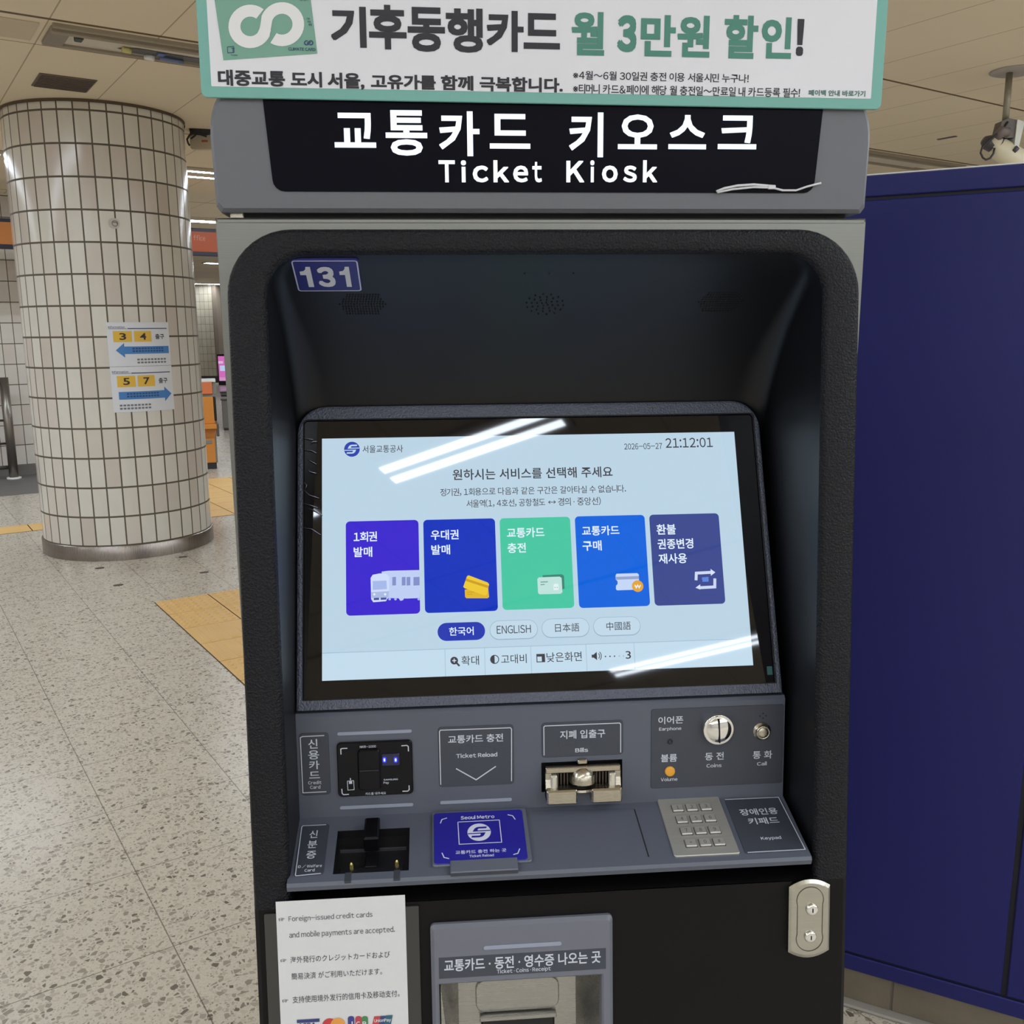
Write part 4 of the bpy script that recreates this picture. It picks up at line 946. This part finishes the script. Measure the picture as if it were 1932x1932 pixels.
bill = b.build('bill_slot', kiosk, 'nickel metal mouth for banknotes')
for u0, u1 in ((B0, B0+.037), (B1-.037, B1)):
    b = MB(); b.slab(FU, u0, u1, d-.008, d+.010, .006, .022, M_NICKEL, .002, .002); b.build('lower_jaw', bill)
for u0, u1 in ((B0+.006, B0+.014), (B1-.014, B1-.006)):
    b = MB(); b.slab(FU, u0, u1, d+.006, e-.012, .004, .014, mat('slot_lip', (216, 210, 196), .35, .6), .002, .002); b.build('shutter_guide', bill)
b = MB()
def arch(v, r, w0, h): return [FU.pt(mid+r*math.cos(math.pi*i/14), v, w0+h*math.sin(math.pi*i/14)) for i in range(15)]
b.loft([arch(e-.004, .006, .004, .006), arch(e-.008, .012, .004, .012), arch(e-.014, .0158, .004, .016), arch(e-.023, .0166, .004, .0165)], M_NICKEL, close=False, cap1=False, smooth=True)
b.loft([arch(e-.023, .0166, .004, .0165), arch(e-.0238, .0160, .004, .0158)], mat('barrel_rim', (226, 220, 204), .2, .8), close=False, cap1=False)
b.build('centre_barrel', bill)
b = MB(); b.loft([arch(e-.0232, .0155, .003, .014), arch(d+.010, .0150, .000, .009), arch(d+.002, .0148, -.001, .007)], mat('barrel_dark', (58, 54, 48), .25, .6), close=False, cap1=False, smooth=True)
b.loft([arch(d+.004, .0156, 0, .010), arch(d+.001, .0156, 0, .010)], MATS['barrel_rim'], close=False, cap1=False); b.build('barrel_throat', bill)
b = MB()
for k in range(16):
    u = B0+.016+(B1-B0-.032)*k/15
    if abs(u-mid) > .014: b.slab(FU, u-.0009, u+.0009, d+.008, e-.014, -.004, .001, mat('slot_brown', (86, 76, 66), .5), 0, .0003)
b.slab(FU, mid-.006, mid+.006, e-.002, e+.0035, 0, .006, M_NICKEL, .002, .001); b.build('feed_ribs', bill)
# control plate with coin slot, buttons
b = lplate(FU, ((1229, 1336.9), (1478.3, 1329.5), (1475.4, 1477), (1227, 1486.5)), .003)
tx(b, FU, '이어폰', 1241.5, 1366, 1288.8, 1350, .014); tx(b, FU, 'Earphone', 1243, 1379.5, 1285, 1370, .02, .07); tx(b, FU, '볼륨', 1246.3, 1437.3, 1277, 1421.5, .014); tx(b, FU, 'Volume', 1246.3, 1473.5, 1277.7, 1465.3, .02, .07)
tx(b, FU, '동 전', 1329.5, 1434, 1365, 1418, .014); tx(b, FU, 'Coins', 1332.3, 1447.5, 1360.8, 1439.3, .02, .07); tx(b, FU, '통 화', 1419.5, 1431.5, 1456.5, 1415, .014); tx(b, FU, 'Call', 1427.5, 1443.8, 1446, 1435.8, .02, .07)
for k in range(4):
    u, v = FU.uv(1439, 1350); b.disc(FU, u+.0038*math.cos(k*1.571), v+.0030*math.sin(k*1.571), .0009, LW+.0002, M_HOLE, 8)
ctrl = b.build('control_plate', kiosk)
b = MB(); u, v = FU.uv(1263.8, 1398.7); b.lathe(FU, u, v, [(.0034, LW), (.003, LW+.0012), (.0018, LW+.0012), (.0016, LW-.0005)], mat('jack_black', (18, 18, 20), .3), 16); b.build('earphone_jack', ctrl)
b = MB(); u, v = FU.uv(1263.5, 1454.5); b.lathe(FU, u, v, [(.0064, LW), (.006, LW+.0018), (.005, LW+.0022)], mat('button_amber', (226, 160, 52), .4), 20); b.build('volume_button', ctrl, 'round amber button')
b = MB(); u, v = FU.uv(1351, 1371); b.lathe(FU, u, v, [(.0195, LW), (.0192, LW+.009), (.0186, LW+.0105), (.0178, LW+.0108), (.0172, LW+.0100), (.0150, LW+.0112), (.0110, LW+.0128), (.006, LW+.0138), (.0005, LW+.0142)], M_CHROME, 40)
b.prism(FU, [(u-.0020, v+.0145), (u-.0006, v-.0150), (u+.0012, v-.0150), (u-.0002, v+.0145)], LW+.008, LW+.0143, M_HOLE); b.build('coin_slot', ctrl, 'chrome knob with an upright coin slit')
b = MB(); u, v = FU.uv(1437, 1379); b.lathe(FU, u, v, [(.0112, LW), (.0108, LW+.001), (.0088, LW+.0012), (.0088, LW+.0055), (.0080, LW+.0062), (.0068, LW+.0062), (.0066, LW+.0057), (.0062, LW+.0065), (.004, LW+.0069), (.0005, LW+.0070)], M_NICKEL, 26); b.build('call_button', ctrl, 'small round metal button')
# document reader
b = lplate(FLo, ((567.3, 1557.3), (621.9, 1554.8), (610.7, 1649.3), (554.8, 1655.5)))
br(b, FLo, ((615.5, 1557.4), (572, 1559.5), (569.5, 1562), (557.5, 1652.5), (559, 1654), (605.5, 1649.2)))
for ch, x0, y0, x1, y1 in (('신', 583, 1583, 600.5, 1568), ('분', 579.5, 1602, 599.5, 1587), ('증', 577, 1622, 597.5, 1606.5)): tx(b, FLo, ch, x0, y0, x1, y1)
tx(b, FLo, 'ID / Welfare', 562, 1640, 608, 1631.5, .02, .07); tx(b, FLo, 'Card', 574.3, 1646.5, 594.3, 1640, .02, .07)
b.build('document_label', kiosk)
b = MB(); a, c, d, e = ur; M_DOC = mat('reader_cavity', (18, 18, 20), .4)
b.loft([[FLo.pt(u, v, 0) for u, v in rr(a, c, d, e, 0)], [FLo.pt(u, v, -.012) for u, v in rr(a, c, d+.002, e, 0)]], M_DOC)
b.slab(FLo, a+.004, c-.004, d+.042, d+.0435, -.012, -.008, mat('reader_step', (58, 58, 62), .4)); b.slab(FLo, a+.006, c-.006, d+.002, d+.014, -.012, -.006, M_BLKS, 0, .001)
idr = b.build('document_reader', kiosk, 'black recessed reader for ID cards')
b = MB(); u0 = lo(690, 1560)[0]; u1 = lo(718, 1560)[0]; b.slab(FLo, u0, u1, e-.03, e+.004, -.004, .016, M_RD, .002, .002); b.slab(FLo, u0+.002, u1-.002, d+.012, e-.03, -.010, -.004, M_RD, 0, .001); b.build('card_clip', idr)
for x, y in ((663, 1632), (748.7, 1627)):
    b = MB(); u, v = lo(x, y); b.lathe(FLo, u, v, [(.0022, -.006), (.0020, .001), (.0008, .0035)], mat('pin_brass', (214, 196, 120), .25, .8), 10); b.build('contact_pin', idr, 'small brass pin')
for x, y in ((657, 1652), (749, 1646)):
    b = MB(); u, v = lo(x, y); b.slab(FLo, u-.0035, u+.0035, .001, d+.001, -.002, .0006, mat('notch_dark', (56, 58, 66), .5), 0, .0002); b.build('finger_notch', idr)
# reload pad
b = MB(); u0, u1, v0, v1 = FLo.rect((817, 1541), (983.4, 1531.7), (997, 1628), (820.7, 1638))
b.slab(FLo, u0-.002, u1+.005, v0-.001, v1+.003, 0, .004, mat('pad_tray', (92, 96, 108), .42), .004, .001)
b.slab(FLo, u0+.018, u1-.012, .001, v0+.0045, 0, .006, MATS['pad_tray'], .001, .001); pad = b.build('reload_pad', kiosk)
b = MB(); b.slab(FLo, u0, u1, v0+.001, v1, .004, .0048, mat('pad_blue', (34, 30, 142), .35), .004, .0003); PW = .0050
b.slab(FLo, u0+.018, u1-.012, .001, v0+.0045, 0, .0061, MATS['pad_tray'], .001, .001)
def ps(pts, wd=.0012): b.stroke(FLo, [FLo.uv(*p) for p in pts], wd, PW, mat('pad_print', (206, 208, 226), .5))
ps(((831, 1559.5), (834, 1552), (843.5, 1549.3))); ps(((957.5, 1543), (967, 1545), (972, 1552))); ps(((834, 1615), (838, 1624), (847.5, 1626))); ps(((980.5, 1607), (977, 1616), (968.5, 1618.5)))
ps(((864, 1557), (942, 1553), (946.5, 1595), (866.5, 1599), (864, 1557)), .0010)
b.text(FLo, 'Seoul Metro', FLo.box2((869.3, 1552.5), (932.5, 1542.5)), PW, MATS['pad_print'], .025, .07); u, v = FLo.uv(904, 1576); logo(b, FLo, u, v, .0137, PW, MATS['pad_print'], MATS['pad_blue'])
b.text(FLo, '교통카드 충전 하는 곳', FLo.box2((859.5, 1618), (955, 1606.5)), PW, MATS['pad_print'], .014); b.text(FLo, 'Ticket Reload', FLo.box2((885.5, 1624), (931.5, 1616.5)), PW, MATS['pad_print'], .02, .07)
b.build('pad_face', pad, 'blue face with emblem and white print')
# shallow panel seam
b = MB(); b.stroke(FLo, [lo(1197, 1527), lo(1224, 1617)], .0014, .0003, M_GAP); b.stroke(FLo, [lo(1003, 1530.5), lo(1197, 1526.5)], .0006, .0003, mat('seam_grey', (70, 74, 84), .5)); b.build('panel_seam', kiosk)
# keypad
b = MB(); u0, u1, v0, v1 = FLo.rect((1237.3, 1510), (1352.3, 1504), (1399, 1612), (1274.7, 1619)); KP = brushed('keypad_steel', (176, 174, 168), .45, 0, .6)
ku0, ku1, kv0, kv1 = u0, u1, v0, v1
b.slab(FLo, u0, u1, v0, v1, 0, .0025, KP, .003, .0008); keyp = b.build('keypad', kiosk, 'brushed steel keypad plate')
KEY0 = [lo(1278, 1529), lo(1331, 1526)]; KEY3 = [lo(1303, 1595), lo(1356, 1592)]
for r in range(4):
    for c in range(3):
        t = r/3; s = c/2
        u = (KEY0[0][0]*(1-s)+KEY0[1][0]*s)*(1-t)+(KEY3[0][0]*(1-s)+KEY3[1][0]*s)*t; v = ((KEY0[0][1]+KEY0[1][1])/2)*(1-t)+((KEY3[0][1]+KEY3[1][1])/2)*t
        b = MB(); b.slab(FLo, u-.0072, u+.0072, v-.0062, v+.0062, .0025, .0026, mat('key_gap', (70, 66, 60), .6), .001); b.slab(FLo, u-.0064, u+.0064, v-.0054, v+.0054, .0025, .0048, brushed('key_steel', (190, 188, 182), .38, 0, .6), .0012, .0007)
        b.text(FLo, '123456789*0#'[r*3+c], (u-.0016, u+.0016, v-.0026, v+.0026) if '123456789*0#'[r*3+c] != '*' else (u-.0014, u+.0014, v-.0014, v+.0014), .0050, mat('key_print', (98, 90, 80), .6), .012, .06); b.build('key', keyp)
b = lplate(FLo, ((1364.7, 1508), (1469.5, 1504), (1520.5, 1605), (1407.5, 1612)), .003)
br(b, FLo, ((1367.7, 1510), (1468.5, 1505.6), (1519, 1604), (1410.4, 1609.8)))
tx(b, FLo, '장애인용', 1398, 1540.5, 1463.5, 1525, .016); tx(b, FLo, '키패드', 1414, 1557.5, 1466, 1542.5, .016); tx(b, FLo, 'Keypad', 1437, 1587.5, 1472, 1578.5, .022, .07); b.build('keypad_label', kiosk)

# outlet tray
b = MB(); M_TRAY = mat('tray_grey', (104, 106, 116), .4, 0, .5, .06, 600)
u0, u1 = TU0, TU1; OV = FN.rect((829.3, 1851.8), (1133.7, 1832), (1133.7, 1900), (829.3, 1920))
ou0, ou1, ov1 = OV[0], OV[1], OV[3]; ov0 = TV0+.03
def tring(a, c, d, e, w, r): return [FN.pt(u, v, w) for u, v in rr(a, c, d, e, r, 4)]
b.loft([tring(u0, u1, TV0, TV1, -.006, .005), tring(u0, u1, TV0, TV1, .004, .005), tring(u0+.004, u1-.004, TV0+.004, TV1-.004, .008, .004), tring(ou0-.002, ou1+.002, ov0-.002, ov1+.002, .008, .002), tring(ou0, ou1, ov0, ov1, .006, .001), tring(ou0, ou1, ov0, ov1, -.012, .001)], M_TRAY, cap1=False)
tray = b.build('outlet_tray', kiosk, 'grey framed outlet for cards, coins and receipts')
TW = .0083
b = MB(); q0, q1, q2, q3 = FN.rect((827.9, 1800), (1141.5, 1780.8), (1139.9, 1819.8), (828.3, 1839)); b.slab(FN, q0, q1, q2, q3, .008, TW, M_LAB)
b.text(FN, '교통카드 · 동전 · 영수증 나오는 곳', FN.box2((838, 1823), (1131, 1785.5)) if False else (FN.uv(838, 1821)[0], FN.uv(1131, 1800)[0], FN.uv(985, 1817)[1], FN.uv(985, 1794)[1]), TW+.0003, M_PRT, .02)
b.text(FN, 'Ticket · Coins · Receipt', (FN.uv(936.6, 1827)[0], FN.uv(1037.4, 1818)[0], FN.uv(987, 1827.5)[1], FN.uv(987, 1817.8)[1]), TW+.0003, M_PRT, .016, .07); b.build('tray_label', tray)
b = MB(); p, q_ = FN.uv(911.5, 1781.4), FN.uv(1057.7, 1772); v = (p[1]+q_[1])/2; b.slab(FN, p[0], q_[0], v-.0023, v+.0023, .008, .0092, M_BAR, .0023, .0005); b.build('guide_light', tray)
b = MB(); M_INOX = brushed('tray_inox', (164, 162, 156), .26, 0, .9, .03)
DB = -.052                                           # depth of the back plate
A_ = [FN.pt(u, v, -.012) for u, v in ((ou0, ov1), (ou1, ov1), (ou1, ov0), (ou0, ov0))]
B_ = [FN.pt(u, v, DB) for u, v in ((ou0+.022, ov1-.006), (ou1-.022, ov1-.006), (ou1-.022, ov1-.1), (ou0+.022, ov1-.1))]
C_ = [FN.pt(ou1-.022, ov0+.03, -.02), FN.pt(ou0+.022, ov0+.03, -.02)]
b.add(A_+B_+C_, [(0, 1, 5, 4), (1, 2, 8, 6, 5), (3, 0, 4, 7, 9), (4, 5, 6, 7), (7, 6, 8, 9), (2, 3, 9, 8)], M_INOX); b.build('chute', tray, 'brushed metal chute')
b = MB(); um = (ou0+ou1)/2; b.slab(FN, um-.050, um+.050, ov1-.074, ov1-.033, DB, DB+.003, M_INOX, .012, .001); b.build('receipt_flap', tray, 'rounded metal flap')
b = MB(); b.slab(FN, um-.046, um+.046, ov1-.080, ov1-.075, DB, DB+.012, M_INOX, .001, .001); b.build('flap_fold', tray)
b = MB(); b.slab(FN, um-.044, um+.044, ov1-.12, ov1-.0805, DB, DB+.006, M_SLOT, .004, .002); b.build('receipt_mouth', tray)
# lock plate
b = MB(); ul = FN.uv(1527, 1654); ub = FN.uv(1520, 1801); hw = .0243; vc = (ul[1]+ub[1])/2; uc = (ul[0]+ub[0])/2-.0005; hv = (ul[1]-ub[1])/2
def lens(w, h, bulge, n=8):
    p = []
    for k in range(n+1): t = -1+2*k/n; p.append((w*-t, h-bulge*t*t))
    for k in range(n+1): t = -1+2*k/n; p.append((w*t, -h+bulge*t*t))
    return p
M_LOCK = brushed('lock_nickel', (178, 176, 166), .2, 0, 1.0, .04)
def lr(w, h, bl, wd): return [FN.pt(uc+x, vc+y, wd) for x, y in lens(w, h, bl)]
b.loft([lr(hw, hv, .008, 0), lr(hw, hv, .008, .006), lr(hw-.0025, hv-.004, .007, .008), lr(hw-.005, hv-.008, .006, .0082)], M_LOCK); lock = b.build('lock_plate', kiosk, 'polished metal lock plate')
pe = []
for k in range(40):
    t = 2*math.pi*k/40; pe.append((uc+.0006+(.0148-.0022*math.cos(t*2)*-1*0-.0018*(1-abs(math.sin(t)))**1)*math.cos(t)*1.02, vc+.0400*math.sin(t)*(1-.0*abs(math.cos(t)))))
pe = []
for cy_, a0, a1 in ((.0235, -20, 200), (-.0225, 160, 380)):
    for k in range(17):
        t = math.radians(a0+(a1-a0)*k/16); pe.append((uc+.0158*math.cos(t), vc+cy_+.0158*math.sin(t)))
b = MB(); b.stroke(FN, pe+[pe[0]], .0009, .0085, mat('lock_line', (76, 70, 60), .4)); b.build('handle_outline', lock)
for y in (1708, 1759):
    b = MB(); u, v = FN.uv(1526 if y < 1730 else 1523, y); b.lathe(FN, u, v, [(.0072, .0082), (.0072, .0095), (.006, .0115), (.005, .0118), (.003, .0122)], M_CHROME, 24); b.rect(FN, u-.0007, u+.0007, v-.0025, v+.0025, .01235, M_HOLE); b.build('lock_core', lock, 'round chrome lock core')

# ------------------------------------------------------------------ framed notice on the lower front
FNN = Frame(FN.pt(0, 0, .0004), FN.ex, FN.ey)
hb = FNN.rect((497, 1681), (789, 1664), (789, 1932), (510, 1932)); hu0 = FNN.uv(497, 1690)[0]; hu1 = FNN.uv(789, 1670)[0]; hv1 = min(FNN.uv(789, 1664)[1], ZB-.004)
t = thing('framed_notice', FNN.pt((hu0+hu1)/2, hv1-.3, 0), 'white payment notice in dark holder on kiosk lower left', 'notice')
b = MB(); b.slab(FNN, hu0, hu1, hv1-.30, hv1, 0, .002, mat('holder_dark', (52, 51, 48), .35), .002, .0005); b.build('holder', t)
pu0, pv1 = FNN.uv(520, 1703, .0024); pu1 = FNN.uv(764, 1687, .0024)[0]; pv1 = FNN.uv(642, 1695, .0024)[1]; pv0 = pv1-.225
b = MB(); b.slab(FNN, pu0, pu1, pv0, pv1, .002, .0024, mat('notice_paper', (206, 206, 206), .6)); paper = b.build('paper', t)
b = MB(); NW = .0027; M_NI = mat('notice_ink', (66, 66, 70), .6); FW = Frame(FNN.pt(0, 0, NW), FNN.ex, FNN.ey)
def ln(s, x0, x1, yb, h, lat=0, bold=.004, mono=False):
    """one line: pixel ends at its own slant, height h"""
    xm = (x0+x1)/2; sl = -.0615; v0 = FW.uv(xm, yb+sl*(xm-x0))[1]; v1 = FW.uv(xm, yb+sl*(xm-x0)-h)[1]
    b.text(FW, s, (FW.uv(x0, yb)[0], FW.uv(x1, yb+sl*(x1-x0))[0], v0, v1), 0, M_NI, bold, lat)
ln('Foreign-issued credit cards', 544.8, 703, 1742, 13, .09); ln('and mobile payments are accepted.', 546, 745, 1773, 14, .09)
ln('海外発行のクレジットカードおよび', 548, 736, 1818, 12.5); ln('簡易決済 がご利用いただけます。', 550, 721, 1849, 12.5); ln('支持使用境外发行的信用卡及移动支付。', 552, 754, 1893, 13)
for x, y in ((526, 1738.5), (529.5, 1816), (533, 1892)): ln('☞', x, x+11, y, 6.5)
b.build('printing', paper)
b = MB()
def q2(x0, y0, x1, y1, m, w=.0003):
    a, c = FW.uv(x0, y0), FW.uv(x1, y1); b.rect(FW, a[0], c[0], c[1], a[1], w, m)
q2(560, 1924, 603, 1927.5, mat('card_navy', (52, 58, 112), .5)); b.text(FW, 'VISA', (FW.uv(566, 1940)[0], FW.uv(597, 1940)[0], FW.uv(580, 1940)[1], FW.uv(580, 1929.5)[1]), .0003, MATS['card_navy'], .03, .05); q2(560, 1942, 603, 1946, mat('card_gold', (200, 150, 60), .5))
u, v = FW.uv(622, 1934); r = .0082; b.disc(FW, u, v, r, .0003, mat('card_red', (190, 60, 62), .5)); u2 = FW.uv(637.5, 1933)[0]; b.disc(FW, u2, v, r, .0004, mat('card_orange', (220, 150, 70), .5))
for x, c in ((656, (58, 62, 128)), (670, (180, 66, 76)), (682, (72, 128, 80))):
    a = FW.uv(x, 1917.5); b.slab(FW, a[0], a[0]+.0072, a[1]-.021, a[1], 0, .0003, mat('card_j%d' % c[0], c, .5), .003)
for ch, x in (('J', 658), ('C', 672), ('B', 684)): b.text(FW, ch, (FW.uv(x, 1930)[0], FW.uv(x+7.5, 1930)[0], FW.uv(x, 1936)[1], FW.uv(x, 1927)[1]), .0005, M_PAPER, .02, .05)
b.poly(FW, [FW.uv(*p) for p in ((700, 1945), (716, 1945), (722, 1916.5), (706, 1917.5))], .0003, mat('card_ured', (190, 62, 66), .5)); b.poly(FW, [FW.uv(*p) for p in ((712, 1945), (728, 1945), (734, 1915.8), (718, 1916.6))], .0004, mat('card_ublue', (52, 66, 110), .5)); b.poly(FW, [FW.uv(*p) for p in ((722, 1945), (735, 1945), (741, 1914.5), (728, 1915.5))], .0005, mat('card_uteal', (44, 92, 110), .5))
b.text(FW, 'UnionPay', (FW.uv(706, 1930)[0], FW.uv(738, 1930)[0], FW.uv(720, 1929)[1], FW.uv(720, 1921)[1]), .0007, M_PAPER, .02, .05); b.build('card_logos', paper)

# ------------------------------------------------------------------ promotional board on top
FBN = Frame((0, -.0032, 0), (math.cos(-.0070), 0, math.sin(-.0070)), (math.sin(.0070), 0, math.cos(-.0070)))
bl_, br_ = FBN.uv(380, 183, .003), FBN.uv(1657, 207, .003)
t = thing('promotional_board', FBN.pt(0, bl_[1], 0), 'white promotional board with teal border on top of the kiosk', 'board')
M_TEAL = mat('board_teal', (112, 168, 158), .5); M_BWH = mat('board_white', (218, 218, 224), .5); M_BK = mat('board_ink', (28, 26, 34), .5); M_GRN = mat('board_green', (68, 128, 112), .5); M_GRD = mat('board_green_dark', (54, 104, 92), .5)
bu0, bu1, bv0 = bl_[0], br_[0]+.003, (bl_[1]+br_[1])/2; bv1 = bv0+.235
b = MB(); b.slab(FBN, bu0, bu1, bv0, bv1, 0, .003, M_TEAL, .006, .0006, back=True); board = b.build('backing', t, 'teal edged board')
iu0, iv0 = FBN.uv(398, 166, .0033); iu1 = FBN.uv(1643, 188, .0033)[0]; BW = .0033
b = MB(); b.slab(FBN, bu0+.0105, iu1, bv0+.0105, bv1-.0105, .003, BW, M_BWH, .001); b.build('white_panel', t)
FW2 = Frame(FBN.pt(0, 0, BW+.0003), FBN.ex, FBN.ey)
def bt(s, cells, m, bold, lat=0, b=None):
    for ch, (x0, y0, x1, y1) in zip(s, cells): b.text(FW2, ch, FW2.box2((x0, y0), (x1, y1)), 0, m, bold, lat)
b = MB()
bt('기후동행카드', ((625, 89, 690, 13), (697, 92.5, 766, 10), (770, 97, 839, 14.5), (842, 98.5, 911, 16.5), (918, 97, 988, 21), (988, 92, 1057, 26)), M_BK, .034, b=b)
bt('월', ((1078, 104, 1141, 23),), M_GRN, .032, b=b); bt('3', ((1164, 98, 1202, 29),), M_GRN, .05, .1, b=b); bt('만원', ((1208, 106, 1276, 29), (1277, 107.5, 1341, 30)), M_GRN, .034, b=b)
bt('할인', ((1365, 110, 1432, 29.5), (1435, 110, 1496, 33)), M_GRN, .034, b=b); bt('!', ((1501, 105.5, 1518.5, 36),), M_BK, .04, .1, b=b)
b.build('headline', t)
b = MB()
def wd(s, x0, y0, x1, y1, m=M_BK, bold=.036, lat=0): b.text(FW2, s, FW2.box2((x0, y0), (x1, y1)), 0, m, bold, lat)
wd('대중교통', 412, 161.5, 537, 133.5); wd('도시', 549, 164, 607, 136); wd('서울,', 618.5, 168, 687, 138); wd('고유가를', 700, 167.5, 822, 142); wd('함께', 832, 170, 893, 143); wd('극복합니다.', 905, 172, 1062, 147)
wd('※4월~6월 30일권 충전 이용 서울시민 누구나!', 1081, 150, 1413, 140, M_BK, .012, .07); wd('※티머니 카드&페이에 해당 월 충전일~만료일 내 카드등록 필수!', 1081, 176, 1510, 166.5, M_BK, .014, .07); wd('페이백 안내 바로가기', 1525, 180.5, 1633, 171.3, M_GRD, .026)
b.build('fine_print', t)
# green travel card picture (characters left out)
b = MB(); M_CG = mat('card_green', (112, 158, 140), .5); M_CW = mat('card_white', (222, 222, 222), .5); M_CN = mat('card_ink', (36, 60, 96), .5)
def cp(x, y): return FW2.uv(390+x*230/1932, y*120/1008)
b.poly(FW2, [cp(265, 955), cp(1755, 850), cp(1580, -560), cp(60, -440)], 0, M_CG)
def arc(cx, cy, r0, r1, a0, a1, n=26):               # thick arc in picture units
    P = []; f = []
    for k in range(n+1):
        t = math.radians(a0+(a1-a0)*k/n)
        for r in (r0, r1): P.append(FW2.pt(*cp(cx+r*math.cos(t), cy-r*math.sin(t)), .0003))
        if k: f.append((2*k-2, 2*k-1, 2*k+1, 2*k))
    b.add(P, f, M_CW)
arc(690, 420, 155, 345, 52, 335); arc(1195, 385, 165, 350, -122, 160)
b.poly(FW2, [cp(1000, 560), cp(950, 640), cp(790, 560), cp(845, 440), cp(870, 270), cp(930, 170), cp(1040, 330)], .0004, M_CW)
b.poly(FW2, [cp(790, 560), cp(830, 500), cp(850, 400), cp(1020, 480), cp(985, 600), cp(900, 650)], .0005, M_CW)
b.text(FW2, 'CLIMATE CARD', (cp(1262, 0)[0], cp(1695, 0)[0], cp(1480, 805)[1], cp(1480, 755)[1]), .0004, M_CN, .02, .07)
for cx, a0, a1 in ((1582, 55, 330), (1652, -130, 150)):
    P = []; f = []
    for k in range(19):
        t_ = math.radians(a0+(a1-a0)*k/18)
        for r in (22, 40): P.append(FW2.pt(*cp(cx+r*math.cos(t_), 680-r*math.sin(t_)), .0004))
        if k: f.append((2*k-2, 2*k-1, 2*k+1, 2*k))
    b.add(P, f, M_CN)
b.stroke(FW2, [cp(1598, 700), cp(1636, 660)], .0022, .0005, M_CN)
s_ = [cp(328, 745), cp(428, 738), cp(436, 832), cp(336, 840), cp(328, 745)]; b.stroke(FW2, s_, .0006, .0004, M_CN); b.text(FW2, 'T', (cp(352, 0)[0], cp(402, 0)[0], cp(380, 825)[1], cp(380, 760)[1]), .0004, M_CN, .03, .05)
b.text(FW2, 'Tmoney', (cp(334, 0)[0], cp(444, 0)[0], cp(390, 888)[1], cp(390, 862)[1]), .0004, M_CN, .02, .06)
for k in range(3): b.text(FW2, '기후동행'[k:k+2], (cp(1570+14*k, 0)[0], cp(1622+14*k, 0)[0], cp(1600, 318+46*k)[1], cp(1600, 282+46*k)[1]), .0004, M_CN, .01)
b.text(FW2, '서울특별시', (cp(1462, 0)[0], cp(1600, 0)[0], cp(1530, 14)[1], cp(1530, -30)[1]), .0004, M_CN, .01); b.build('card_picture', t, 'green travel card picture with a white looping symbol')
